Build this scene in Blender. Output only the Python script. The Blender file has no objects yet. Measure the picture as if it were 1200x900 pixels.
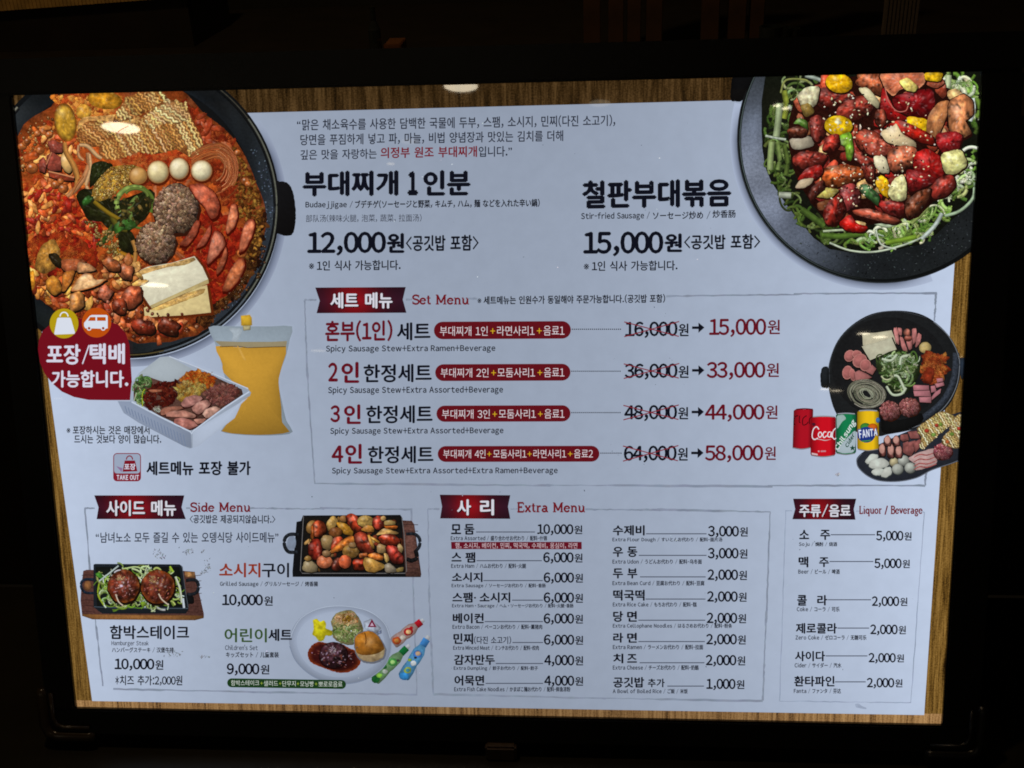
import bpy, math, random
from mathutils import Matrix, Vector
random.seed(7)
C = bpy.context.scene.collection
SC = bpy.context.scene
# ------------------------------------------------------------------ camera
W, H = 0.83, 0.83/1.42            # lit area of the menu light box, metres
LEAN = math.radians(16)
BW = Matrix.Rotation(math.pi/2 - LEAN, 4, 'X')      # board frame -> world
F_PX = 1300.0
def rodr(r):
    v = Vector(r); return Matrix.Rotation(v.length, 4, v.normalized())
FL = Matrix.Diagonal((1, -1, -1, 1))
R_ = rodr((0.1975, 0.0772, -0.0113))
T_ = Matrix.Translation((-0.0209, 0.0302, 1.0048))
CAMB = (FL @ T_ @ R_ @ FL).inverted()               # camera in board frame
cam = bpy.data.objects.new('camera', bpy.data.cameras.new('camera'))
C.objects.link(cam); SC.camera = cam
cam.matrix_world = BW @ CAMB
cam.data.sensor_width = 36; cam.data.lens = F_PX/1200*36
cam.data.clip_start = 0.01; cam.data.clip_end = 100
# ------------------------------------------------------------------ world and exposure
w = bpy.data.worlds.new('World'); SC.world = w; w.use_nodes = True
w.node_tree.nodes['Background'].inputs[0].default_value = (1.0, 0.72, 0.42, 1)
w.node_tree.nodes['Background'].inputs[1].default_value = 0.0028
SC.view_settings.view_transform = 'Standard'; SC.view_settings.look = 'None'
SC.view_settings.exposure = 0; SC.view_settings.gamma = 1
SC.render.engine = 'CYCLES'; SC.cycles.filter_width = 1.8
# ------------------------------------------------------------------ pixel -> board plane
CO = CAMB.translation.copy(); CR = CAMB.to_3x3()
def ray(px, py):
    return (CR @ Vector(((px-600)/F_PX, -(py-450)/F_PX, -1))).normalized()
def B(px, py):
    d = ray(px, py); t = -CO.z/d.z
    return (CO.x+d.x*t, CO.y+d.y*t)
def L(x, y):
    u = x/(W/2); v = y/(H/2)
    return 1 + 0.70*u*u + 0.05*u - 0.10*v*v
# ceiling downlights, found from where their reflections sit in the glossy film
def downlight(px, py, wpx, rad, ceil=1.25, col=(1, .86, .62)):
    p = BW @ Vector((*B(px, py), 0)); d = (BW.to_3x3() @ ray(px, py)).normalized()
    n = (BW.to_3x3() @ Vector((0, 0, 1))).normalized()
    r = d - 2*d.dot(n)*n
    if r.z < .02: return
    t = (ceil - p.z)/r.z; q = p + r*t
    rr = (wpx/2)/F_PX*(t + 1.0)
    ld = bpy.data.lights.new('ceiling_downlight', 'AREA'); ld.shape = 'DISK'; ld.size = 2*rr
    ld.energy = rad*math.pi*math.pi*rr*rr*.5; ld.color = col
    o = bpy.data.objects.new('ceiling_downlight', ld); C.objects.link(o)
    o.location = q
for a in ((142,150,40,60), (540,101,38,34), (182,334,29,40), (480,166,20,3), (703,121,24,4), (458,192,9,12),
          (910,124,8,60), (921,127,9,50), (1012,391,14,50), (1031,395,16,55), (967,456,12,50), (980,458,13,45),
          (373,411,18,10), (69,467,10,10), (1127,418,7,16), (247,483,9,8), (492,446,9,8)):
    downlight(*a)
# ------------------------------------------------------------------ materials
ROOT = bpy.data.objects.new('menu_light_box', None); C.objects.link(ROOT)
ROOT.matrix_world = BW; ROOT.empty_display_size = .05
def lin(c):
    return tuple((v/255/12.92) if v <= 10.3 else ((v/255+.055)/1.055)**2.4 for v in c)
class NT:
    def __init__(s, name):
        s.m = bpy.data.materials.new(name); s.m.use_nodes = True
        s.n = s.m.node_tree.nodes; s.l = s.m.node_tree.links
        s.b = s.n['Principled BSDF']
    def math(s, op, a, b=None, c=None):
        x = s.n.new('ShaderNodeMath'); x.operation = op
        for i, v in enumerate((a, b, c)):
            if v is None: continue
            if isinstance(v, (int, float)): x.inputs[i].default_value = v
            else: s.l.new(v, x.inputs[i])
        return x.outputs[0]
    def coords(s):
        t = s.n.new('ShaderNodeTexCoord'); t.object = ROOT; return t.outputs['Object']
    def noise(s, vec, sc, det=3, rough=.6):
        x = s.n.new('ShaderNodeTexNoise'); x.inputs['Scale'].default_value = sc
        x.inputs['Detail'].default_value = det; x.inputs['Roughness'].default_value = rough
        s.l.new(vec, x.inputs['Vector']); return x.outputs['Fac']
    def backlight(s, vec):
        x = s.n.new('ShaderNodeSeparateXYZ'); s.l.new(vec, x.inputs[0])
        u = s.math('MULTIPLY', x.outputs[0], 2/W); v = s.math('MULTIPLY', x.outputs[1], 2/H)
        a = s.math('MULTIPLY_ADD', s.math('MULTIPLY', u, u), .70, 1)
        a = s.math('MULTIPLY_ADD', u, .05, a)
        return s.math('MULTIPLY_ADD', s.math('MULTIPLY', v, v), -.10, a), x
    def scale(s, col, f):
        x = s.n.new('ShaderNodeVectorMath'); x.operation = 'SCALE'
        s.l.new(col, x.inputs[0]); s.l.new(f, x.inputs['Scale']); return x.outputs[0]
    def finish(s, col, em='NONE'):
        s.l.new(col, s.b.inputs['Emission Color']); s.b.inputs['Emission Strength'].default_value = 1
        s.b.inputs['Base Color'].default_value = (.03, .03, .032, 1)
        s.b.inputs['Roughness'].default_value = .02; s.b.inputs['IOR'].default_value = 1.45
        s.m.cycles.emission_sampling = em; return s.m
def film(name, kind='food', em='NONE'):
    s = NT(name); vec = s.coords(); bl, sep = s.backlight(vec)
    at = s.n.new('ShaderNodeVertexColor'); at.layer_name = 'Col'
    if kind == 'food':
        n1 = s.noise(vec, 420, 3, .65); n2 = s.noise(vec, 1500, 1, .5)
        n = s.math('SUBTRACT', s.math('MULTIPLY_ADD', n2, .5, n1), .75)
    elif kind == 'granular':
        v = s.n.new('ShaderNodeTexVoronoi'); v.inputs['Scale'].default_value = 560; s.l.new(vec, v.inputs['Vector'])
        n = s.math('SUBTRACT', .42, v.outputs['Distance'])
    else:
        n = s.math('SUBTRACT', s.noise(vec, 60, 4, .6), .5)
    f = s.math('MULTIPLY', s.math('MAXIMUM', s.math('MULTIPLY_ADD', s.math('MULTIPLY', n, at.outputs['Alpha']), 4.0, 1), .05), bl)
    return s.finish(s.scale(at.outputs['Color'], f), em)
M_FOOD = film('printed_film'); M_GRAN = film('printed_film_granular', 'granular')
M_PAPER = film('printed_film_paper', 'paper', 'AUTO'); M_INK = film('printed_ink', 'paper')
def wood_film(name, dark, mid, light, sx, sy, lv=1.0):
    lin = lambda c: tuple(v/lv for v in globals()['lin'](c))
    s = NT(name); vec = s.coords(); bl, sep = s.backlight(vec)
    mp = s.n.new('ShaderNodeMapping'); s.l.new(vec, mp.inputs['Vector']); mp.inputs['Scale'].default_value = (sx, sy, 1)
    n1 = s.noise(mp.outputs[0], 1, 5, .7)
    mp2 = s.n.new('ShaderNodeMapping'); s.l.new(vec, mp2.inputs['Vector']); mp2.inputs['Scale'].default_value = (sx*3.1, sy*2.5, 1)
    n2 = s.noise(mp2.outputs[0], 1, 4, .7)
    mp3 = s.n.new('ShaderNodeMapping'); s.l.new(vec, mp3.inputs['Vector']); mp3.inputs['Scale'].default_value = (700, 700, 1)
    n3 = s.noise(mp3.outputs[0], 1, 2, .6)
    n = s.math('MULTIPLY_ADD', n2, .6, s.math('MULTIPLY_ADD', n3, .35, s.math('MULTIPLY', n1, .75)))
    r = s.n.new('ShaderNodeValToRGB'); s.l.new(n, r.inputs[0])
    e = r.color_ramp.elements
    e[0].position = .68; e[0].color = (*lin(dark), 1); e[1].position = 1.0; e[1].color = (*lin(light), 1)
    k = e.new(.82); k.color = (*lin(mid), 1); k = e.new(.755); k.color = (*[a*.55+b*.45 for a, b in zip(lin(mid), lin(dark))], 1)
    return s.finish(s.scale(r.outputs[0], bl))
def plain(name, col, rough=.5, metal=0, bump=0, bs=200, spec=.5):
    s = NT(name); s.b.inputs['Roughness'].default_value = rough
    s.b.inputs['Metallic'].default_value = metal
    t = s.n.new('ShaderNodeTexCoord'); nz = s.noise(t.outputs['Object'], bs, 4, .6)
    r = s.n.new('ShaderNodeValToRGB'); s.l.new(nz, r.inputs[0])
    r.color_ramp.elements[0].position = .3; r.color_ramp.elements[1].position = .75
    r.color_ramp.elements[0].color = (*[c*.65 for c in col], 1); r.color_ramp.elements[1].color = (*[min(1, c*1.2) for c in col], 1)
    s.l.new(r.outputs[0], s.b.inputs['Base Color'])
    s.b.inputs['Specular IOR Level'].default_value = spec
    if bump:
        bp = s.n.new('ShaderNodeBump'); bp.inputs['Strength'].default_value = bump; bp.inputs['Distance'].default_value = .001
        s.l.new(nz, bp.inputs['Height']); s.l.new(bp.outputs[0], s.b.inputs['Normal'])
    return s.m
# ------------------------------------------------------------------ generic mesh helpers (board frame)
def link_mesh(name, vs, fs, mat, parent=None, cols=None, origin=None):
    if origin is None:
        n = max(1, len(vs)); origin = [sum(v[i] for v in vs)/n for i in range(3)]
    me = bpy.data.meshes.new(name)
    me.from_pydata([(v[0]-origin[0], v[1]-origin[1], v[2]-origin[2]) for v in vs], [], fs)
    me.materials.append(mat)
    if cols is not None:
        a = me.color_attributes.new('Col', 'FLOAT_COLOR', 'POINT')
        a.data.foreach_set('color', [x for c in cols for x in c])
    me.update()
    o = bpy.data.objects.new(name, me); C.objects.link(o)
    if parent is not None:
        o.parent = parent
        base = parent.get('_o', (0, 0, 0))
        o.location = [origin[i]-base[i] for i in range(3)]
        o['_o'] = list(origin)
    else: o.location = origin
    return o
def box(x0, x1, y0, y1, z0, z1, bev=0):
    import bmesh
    bm = bmesh.new(); bmesh.ops.create_cube(bm, size=1)
    for v in bm.verts: v.co = ((x0+x1)/2+v.co.x*(x1-x0), (y0+y1)/2+v.co.y*(y1-y0), (z0+z1)/2+v.co.z*(z1-z0))
    if bev: bmesh.ops.bevel(bm, geom=bm.edges[:], offset=bev, segments=2, affect='EDGES')
    bm.verts.index_update()
    vs = [tuple(v.co) for v in bm.verts]; fs = [tuple(v.index for v in f.verts) for f in bm.faces]
    bm.free(); return vs, fs
def join(parts):
    V, Fs = [], []
    for v, f in parts:
        k = len(V); V += v; Fs += [tuple(i+k for i in q) for q in f]
    return V, Fs
def tube(pts, rad, n=10, close_ends=True):
    V, Fs = [], []; P = [Vector(p) for p in pts]
    up = Vector((0, 0, 1))
    for i, p in enumerate(P):
        d = (P[min(i+1, len(P)-1)]-P[max(i-1, 0)]).normalized()
        a = d.cross(up); a = a.normalized() if a.length > 1e-3 else d.cross(Vector((0, 1, 0))).normalized()
        b = d.cross(a)
        r = rad if not callable(rad) else rad(i/(len(P)-1))
        V += [tuple(p+(a*math.cos(2*math.pi*k/n)+b*math.sin(2*math.pi*k/n))*r) for k in range(n)]
    for i in range(len(P)-1):
        for k in range(n):
            Fs.append((i*n+k, i*n+(k+1) % n, (i+1)*n+(k+1) % n, (i+1)*n+k))
    if close_ends: Fs += [tuple(range(n))[::-1], tuple((len(P)-1)*n+k for k in range(n))]
    return V, Fs
# ------------------------------------------------------------------ print engine
Z = [0.0]                       # every printed layer lies a few microns above the last
ZS = 4e-6
from mathutils import noise as _ns
TONE = [.86, .14]       # ink density and greying of the food pictures
def nz(): Z[0] += ZS; return Z[0]
OX = OY = 0.0; SCL = 1.0
def crop(x, y, s):
    global OX, OY, SCL
    OX, OY, SCL = x, y, s
def P(x, y): return (OX+x/SCL, OY+y/SCL)
def clip_poly(poly):
    hw, hh = W/2, H/2
    for ax, lim, sg in ((0, hw, 1), (0, -hw, -1), (1, hh, 1), (1, -hh, -1)):
        out = []
        for i, b in enumerate(poly):
            a = poly[i-1]
            ia = (a[0][ax]-lim)*sg <= 1e-9; ib = (b[0][ax]-lim)*sg <= 1e-9
            if ia != ib:
                t = (lim-a[0][ax])/(b[0][ax]-a[0][ax])
                out.append((tuple(a[0][k]+(b[0][k]-a[0][k])*t for k in (0, 1)), tuple(a[1][k]+(b[1][k]-a[1][k])*t for k in range(4))))
            if ib: out.append(b)
        poly = out
        if not poly: return []
    return poly
class Sheet:
    """collects flat coloured faces given in photo pixels; lands as one mesh on the board"""
    def __init__(s, name, parent, mat=None, z=None, kind=None, label=None):
        s.name, s.parent, s.mat, s.kind, s.label = name, parent, mat or M_FOOD, kind, label
        s.z = nz() if z is None else z
        s.v, s.c, s.f = [], [], []
    def add(s, pts, cols, faces):
        k = len(s.v); s.v += [B(*p) for p in pts]; s.c += cols
        s.f += [tuple(i+k for i in f) for f in faces]
    def done(s):
        hw, hh = W/2, H/2
        if not s.v: return None
        cols = []
        for (x, y), c in zip(s.v, s.c):
            l = L(x, y); q = lin([max(0, min(255, v)) for v in c[:3]]); cols.append((q[0]/l, q[1]/l, q[2]/l, c[3]))
        V, Cc, Fs = list(s.v), cols, []
        def inside(p): return abs(p[0]) <= hw+1e-9 and abs(p[1]) <= hh+1e-9
        flag = [inside(p) for p in V]
        for f in s.f:
            if all(flag[i] for i in f): Fs.append(f); continue
            pl = clip_poly([(V[i], Cc[i]) for i in f])
            if len(pl) < 3: continue
            k = len(V); V += [p for p, _ in pl]; Cc += [c for _, c in pl]; Fs.append(tuple(range(k, k+len(pl))))
        if not Fs: return None
        used = sorted({i for f in Fs for i in f}); mp = {o: n for n, o in enumerate(used)}
        V3 = [(V[i][0], V[i][1], s.z) for i in used]; Cc = [Cc[i] for i in used]
        out = []
        for f in Fs:
            f = [mp[i] for i in f]
            ar = sum(V3[f[i-1]][0]*V3[f[i]][1]-V3[f[i]][0]*V3[f[i-1]][1] for i in range(len(f)))
            out.append(tuple(f) if ar >= 0 else tuple(f[::-1]))
        o = link_mesh(s.name, V3, out, s.mat, s.parent, Cc)
        if s.kind: o['kind'] = s.kind
        if s.label: o['label'] = s.label
        return o
def smooth(pts, k=4, closed=True):
    n = len(pts); out = []
    for i in range(n if closed else n-1):
        if closed: p0, p1, p2, p3 = pts[i-1], pts[i], pts[(i+1) % n], pts[(i+2) % n]
        else: p0, p1, p2, p3 = pts[max(i-1, 0)], pts[i], pts[i+1], pts[min(i+2, n-1)]
        for j in range(k):
            t = j/k; t2 = t*t; t3 = t2*t
            out.append(tuple(.5*((2*p1[m])+(-p0[m]+p2[m])*t+(2*p0[m]-5*p1[m]+4*p2[m]-p3[m])*t2+(-p0[m]+3*p1[m]-3*p2[m]+p3[m])*t3) for m in (0, 1)))
    if not closed: out.append(pts[-1])
    return out
def ell(cx, cy, rx, ry, rot=0, n=24, jit=0):
    r = math.radians(rot); o = []
    for i in range(n):
        a = 2*math.pi*i/n; j = 1+random.uniform(-jit, jit)
        x, y = rx*j*math.cos(a), ry*j*math.sin(a)
        o.append((cx+x*math.cos(r)-y*math.sin(r), cy+x*math.sin(r)+y*math.cos(r)))
    return o
def radial(S, pts, col, sh=.25, edge=.35, hl=0, hp=(-.3, -.35), hw=.22, grain=.12, rings=4, rim=None, var=0, ep=3, mott=0, sheen=0, cyl=0):
    n = len(pts); cx = sum(p[0] for p in pts)/n; cy = sum(p[1] for p in pts)/n
    mx = max(math.hypot(p[0]-cx, p[1]-cy) for p in pts) or 1
    P_, Cc = [(cx, cy)], []
    if cyl:
        sxx = sum((p[0]-cx)**2 for p in pts); syy = sum((p[1]-cy)**2 for p in pts); sxy = sum((p[0]-cx)*(p[1]-cy) for p in pts)
        an = .5*math.atan2(2*sxy, sxx-syy); ca, sa = math.cos(an), math.sin(an)
        if ca < 0: ca, sa = -ca, -sa
        hv = max(abs(-(p[0]-cx)*sa+(p[1]-cy)*ca) for p in pts); hu = max(abs((p[0]-cx)*ca+(p[1]-cy)*sa) for p in pts)
    if mott:
        g = sum(col)/3; col = [(v*(1-TONE[1])+g*TONE[1])*TONE[0] for v in col]
    def cc(t, x, y):
        dx, dy = (x-cx)/mx, (y-cy)/mx
        k = (1-sh*(dx*.5+dy*.75))*(1-edge*t**ep)
        if var: k *= 1+random.uniform(-var, var)
        c = [v*k for v in col]
        if cyl:
            vv = (-(x-cx)*sa+(y-cy)*ca)/hv; uu = abs(((x-cx)*ca+(y-cy)*sa)/hu)
            q = 1-cyl*.45+cyl*.62*math.exp(-((vv+.25)/.5)**2)-cyl*.35*max(0, uu-.6)
            c = [v*q for v in c]; px, py = x/SCL+OX, y/SCL+OY
            h = cyl*.55*math.exp(-((vv+.42)/.15)**2)*max(0, .35+1.5*_ns.noise(Vector((px*.3, py*.3, 11))))*max(0, 1-uu*uu)
            c = [v+(q_-v)*min(.8, h) for v, q_ in zip(c, (240, 205, 190))]
            d = max(0, _ns.noise(Vector((px*.22, py*.22, 17+cx*.01)))-.12)*cyl*1.6
            c = [v*(1-min(.6, d)) for v in c]
        if rim and t > .8: c = [a+(b-a)*(t-.8)/.2 for a, b in zip(c, rim)]
        if mott:
            px, py = x/SCL+OX, y/SCL+OY
            a = _ns.noise(Vector((px*.16, py*.16, cx*.01))); b = _ns.noise(Vector((px*.42, py*.42, 5+cy*.01)))
            q = 1+mott*(1.5*a+1.1*b); c = [v*max(.2, q) for v in c]
            w_ = max(0, a-.12)*mott; c = [c[0]*(1+.2*w_), c[1]*(1+w_), c[2]*(1+w_)]
            if sheen:
                h = max(0, _ns.noise(Vector((px*.5+9, py*.5, cx*.02)))-.22)*sheen*(1-t*.6)*(1.2 if dy < .2 else .5)
                c = [v+(235-v)*min(1, h) for v in c]
        if hl:
            h = hl*math.exp(-((dx-hp[0])**2+(dy-hp[1])**2)/(hw*hw)); c = [v+(250-v)*h for v in c]
        return (*c, grain)
    Cc.append(cc(0, cx, cy))
    for r in range(1, rings+1):
        t = r/rings
        for p in pts:
            x, y = cx+(p[0]-cx)*t, cy+(p[1]-cy)*t; P_.append((x, y)); Cc.append(cc(t, x, y))
    fs = [(0, 1+i, 1+(i+1) % n) for i in range(n)]
    for r in range(rings-1):
        a = 1+r*n; b = a+n
        fs += [(a+i, b+i, b+(i+1) % n, a+(i+1) % n) for i in range(n)]
    S.add([P(*p) for p in P_], Cc, fs)
def tight(pts):
    """rounded corners, nearly straight sides, outline a little uneven"""
    out = []; n = len(pts)
    if n > 9: return pts
    for i in range(n):
        a, b = pts[i], pts[(i+1) % n]
        out += [(a[0]+(b[0]-a[0])*f, a[1]+(b[1]-a[1])*f) for f in (.18, .5, .82)]
    return out
MOTT = [0, 0]
CALM = ('tofu', 'egg', 'tray', 'paper', 'pouch', 'liquid', 'rice_cake', 'handle', 'picture', 'pan_', 'skillet', 'spout', 'cap', 'pot_', 'plate_', 'onion', 'well', 'garlic', 'face', 'bacon', 'ham_r', 'gap', 'bowl', 'base', 'edge')
def blob(name, parent, pts, col, k=4, mat=None, kind=None, label=None, raw=False, shadow=0, **kw):
    """one printed piece; pts in current crop coordinates"""
    q = pts if raw or k == 1 else smooth(tight(pts), 2)
    if kw.get('mott') is None: kw['mott'] = MOTT[0]
    if kw.get('sheen') is None: kw['sheen'] = MOTT[1]
    if 'cyl' not in kw and (name in ('sausage', 'small_sausage', 'carrot_stick', 'carrot_piece', 'red_pepper', 'green_pepper', 'sausage_piece', 'leek_strip')): kw['cyl'] = 1.0 if 'saus' in name else .6
    if any(t in name for t in CALM): kw['mott'] = min(kw['mott'], .05); kw['sheen'] = 0
    if any(t in name for t in ('liquid', 'pouch', 'tray_', 'paper', 'plate_well', 'kids')): kw['mott'] = 0
    if kw['mott']:
        xs = [p[0] for p in q]; ys = [p[1] for p in q]; R = max(max(xs)-min(xs), max(ys)-min(ys))/SCL/2
        if 'rings' not in kw: kw['rings'] = int(max(3, min(9, R/1.3)))
        per = sum(math.hypot(q[i][0]-q[i-1][0], q[i][1]-q[i-1][1]) for i in range(len(q)))/SCL
        while per/len(q) > 2.2 and len(q) < 90:
            q = [v for i in range(len(q)) for v in (q[i], ((q[i][0]+q[(i+1) % len(q)][0])/2, (q[i][1]+q[(i+1) % len(q)][1])/2))]
        if R > 2.5 and not raw and k != 1:
            q = [(x+SCL*.55*_ns.noise(Vector((x/SCL*.55, y/SCL*.55, 3))), y+SCL*.55*_ns.noise(Vector((x/SCL*.55, y/SCL*.55, 8)))) for x, y in q]
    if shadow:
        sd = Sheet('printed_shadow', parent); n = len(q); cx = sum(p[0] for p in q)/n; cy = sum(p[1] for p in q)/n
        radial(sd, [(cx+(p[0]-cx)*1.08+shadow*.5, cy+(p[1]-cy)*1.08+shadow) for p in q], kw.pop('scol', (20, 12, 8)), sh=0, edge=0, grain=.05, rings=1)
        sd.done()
    S = Sheet(name, parent, mat, kind=kind, label=label); radial(S, q, col, **kw); return S.done()
def ribbon(S, pts, w, col, edge=.45, grain=.08, k=5, taper=0, sm=True, hl=0):
    q = smooth(pts, k, False) if sm else pts
    Pp, Cc, fs = [], [], []; n = len(q)
    for i, p in enumerate(q):
        a = q[max(i-1, 0)]; b = q[min(i+1, n-1)]
        dx, dy = b[0]-a[0], b[1]-a[1]; l = math.hypot(dx, dy) or 1
        t = i/(n-1); ww = w/2*(1-taper*abs(2*t-1)**2)
        nx, ny = -dy/l*ww, dx/l*ww
        if edge and ny > 0: nx, ny = -nx, -ny
        m = 1+hl*math.sin(t*9+p[0])
        for s_, e in ((1, 1-edge*.4), (.25, 1.08), (-1, 1-edge)):
            Pp.append(P(p[0]+nx*s_, p[1]+ny*s_)); Cc.append((*[v*e*m for v in col], grain))
    for i in range(n-1):
        for j in (0, 1): fs.append((i*3+j, i*3+j+1, i*3+j+4, i*3+j+3))
    S.add(Pp, Cc, fs)
def strand(name, parent, pts, w, col, label=None, **kw):
    S = Sheet(name, parent, label=label); ribbon(S, pts, w, col, **kw); return S.done()
def inpoly(x, y, poly):
    c = False
    for i in range(len(poly)):
        a, b = poly[i-1], poly[i]
        if (a[1] > y) != (b[1] > y) and x < (b[0]-a[0])*(y-a[1])/(b[1]-a[1])+a[0]: c = not c
    return c
def rpt(poly):
    xs = [p[0] for p in poly]; ys = [p[1] for p in poly]
    while True:
        x, y = random.uniform(min(xs), max(xs)), random.uniform(min(ys), max(ys))
        if inpoly(x, y, poly): return x, y
def jc(c, v):
    if MOTT[0]:
        g = sum(c)/3; c = [(a*(1-TONE[1])+g*TONE[1])*TONE[0] for a in c]
    k = 1+random.uniform(-v, v); return [a*k*(1+random.uniform(-v*.3, v*.3)) for a in c]
def scatter(name, parent, poly, n, r0, r1, cols, el=1.0, var=.2, rot=None, hl=0, sides=6, grain=.1, edge=.4, ring=False):
    S = Sheet(name, parent, kind='stuff')
    for i in range(n):
        x, y = rpt(poly); r = random.uniform(r0, r1); c = jc(random.choice(cols), var)
        a = random.uniform(0, 180) if rot is None else rot+random.uniform(-15, 15)
        if ring:
            radial(S, ell(x, y, r, r*.85, a, 9), [v*.45 for v in c], sh=.1, edge=0, rings=1, grain=.05)
            radial(S, ell(x, y, r*.72, r*.62, a, 8), c, sh=.5, edge=.1, hl=.6, hw=.3, rings=2, grain=.05)
        else:
            radial(S, ell(x, y, r*random.uniform(1, 1+el), r*random.uniform(.6, 1), a, sides, .2), c, sh=.35, edge=edge, rings=1, grain=grain, hl=hl, hp=(0, 0))
    return S.done()
# lettering ---------------------------------------------------------
_fc = {}
_tc = bpy.data.curves.new('lettering', 'FONT'); _tc.dimensions = '2D'; _tc.fill_mode = 'FRONT'; _tc.resolution_u = 3
_to = bpy.data.objects.new('lettering', _tc)
CHARS = '·“”•※いうおかこごさすせたちとどなはぼまめもりるれわをんァイキグゲコサジスズセゼソタダチッテデトハバビフブヘベミムメラリルロン・ー乌乐什代儿入冬凉可合味啤堡套奶子拉排料无条水汉汤汽泡火炒烤烧燒片牛猪盛童米粉糕糖绞肉肠腐腸腿芬菜蔬薰装豆辛辣达部配酎酒酪野鍋锦队面飯餃饭香鱼鲜麺가감개것게고공과구국기길김깃깊남넣녀념노뉴는늘능니닝다단담당대더뎅동되두둠드떡라랑러로료류를리린마만많맑맛매맥메면모무묵문물민박밥배백법베보볶부분불비빵뽀사샐서세소수스습시식심않야양어에오옹용우원육은을음의이인일입있자장정제조주즈즐지진짐찌채철추치컨콜크타택테트파판팸포푸하한함합해햄혼환＃＇（）＊＋，－．／０１２３４５６７８９：；＜＝＞ＡＢＤＥＧＨＩＫＭＮＯＲＳＴＵ［］＿ａｂｃｄｅｆｇｈｉｊｋｌｍｎｏｐｒｓｔｕｖｗｘｙｚ～'
NARROW = {chr(ord(c)+0xFEE0): k for c, k in (('/', .5), ('<', .55), ('>', .55), ('+', .85), ('-', .5), ('*', .6))}
def load_chars(cs):
    """one conversion for every character used; each sits on a line of its own"""
    _tc.body = '\n'.join(cs); _tc.space_line = 3
    me = bpy.data.meshes.new_from_object(_to); rows = {}
    base = [tuple(v.co[:2]) for v in me.vertices]
    for p in me.polygons:
        vs = tuple(p.vertices); r = round((.35-base[vs[0]][1])/3)
        rows.setdefault(r, []).append(vs)
    for r, c in enumerate(cs):
        fs = rows.get(r, []); ids = sorted({i for f in fs for i in f}); mp = {i: n for n, i in enumerate(ids)}
        k = NARROW.get(c, 1)
        V = [(base[i][0]*k, base[i][1]+3*r) for i in ids]
        xs = [v[0] for v in V] or [0]
        _fc[c] = (V, [tuple(mp[i] for i in f) for f in fs], min(xs), max(xs))
    bpy.data.meshes.remove(me)
load_chars(CHARS)
def raw(c, bold):
    if c not in _fc: load_chars(c)
    g = _fc[c]
    if c == '※': bold = min(bold, .008)
    if bold > 0:                    # heavier print: overlapping strikes a hair apart
        V, Fs = [], []
        for dx, dy in ((-bold, 0), (bold, 0), (0, bold*.8), (0, -bold*.8)):
            n = len(V); V += [(x+dx, y+dy) for x, y in g[0]]; Fs += [tuple(i+n for i in f) for f in g[1]]
        return (V, Fs, g[2]-bold, g[3]+bold)
    return g
_gc = {}
def glyphs(txt, bold):
    """lays out a line; Latin and digits take the full-width forms, set proportionally"""
    k = (txt, bold)
    if k in _gc: return _gc[k]
    V, Fs, x = [], [], 0.0
    def put(g, dx):
        n = len(V); V.extend((p[0]+dx, p[1]) for p in g[0]); Fs.extend(tuple(i+n for i in f) for f in g[1])
    for ch in txt + '\0':
        o = ord(ch)
        if o > 127:
            g = raw(ch, bold); put(g, x); x += .92 if 0xAC00 <= o < 0xD7A4 else (.5 if ch in '“”·' else .88 if ch == '※' else 1.0); continue
        if ch == ' ': x += .36; continue
        if 32 < o < 127:
            g = raw(chr(o+0xFEE0), bold)
            if ch.isdigit(): put(g, x-.2225); x += .555
            elif ch in ',.:': put(g, x+.06-g[2]); x += .12+g[3]-g[2]
            else: put(g, x+.045-g[2]); x += .09+g[3]-g[2]
    xs = [v[0] for v in V]; ys = [v[1] for v in V]
    x0, x1, y0, y1 = min(xs), max(xs), min(ys), max(ys)
    V = [((v[0]-x0)/(x1-x0), (v[1]-y0)/((y1-y0) or 1)) for v in V]
    _gc[k] = (V, Fs); return _gc[k]
def lq(S, txt, quad, col, bold=.012):
    bold = bold*1.3+.014 if bold > .001 and bold < .02 else max(0, bold)*1.25+(.006 if bold >= .02 else 0)
    """quad: TL TR BR BL in crop coordinates"""
    V, Fs = glyphs(txt, bold); TL, TR, BR, BL = [P(*q) for q in quad]
    pts = []
    for u, v in V:
        pts.append(tuple((BL[i]*(1-u)+BR[i]*u)*(1-v)+(TL[i]*(1-u)+TR[i]*u)*v for i in (0, 1)))
    S.add(pts, [(*col, 0.0)]*len(pts), Fs)
def seg(S, txt, x0, x1, yt, yb, dy=0, col=(27, 30, 42), bold=.012):
    lq(S, txt, ((x0, yt), (x1, yt+dy), (x1, yb+dy), (x0, yb)), col, bold)
def T(parent, name, segs):
    """segs: (txt,x0,x1,yt,yb,dy,col,bold) in crop coordinates"""
    S = Sheet(name, parent, M_INK, z=ZT+(6e-4 if parent.get('label', '').endswith('side menu') else 0))
    for s in segs: seg(S, *s)
    return S.done()
INK = (13, 15, 26); INKL = (36, 40, 54); RED = (96, 14, 29); WHT = (214, 220, 232)
def flat(name, parent, pts, col, grain=0, z=None, mat=None, label=None, kind=None, grad=None):
    """a filled polygon, triangulated as a fan of a strip (convex or simple shapes)"""
    S = Sheet(name, parent, mat or M_INK, z=z, label=label, kind=kind)
    q = [P(*p) for p in pts]
    cc = [(*col, grain)]*len(q) if grad is None else [(*grad(*p), grain) for p in pts]
    S.add(q, cc, [tuple(range(len(q)))]); return S.done()
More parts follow.
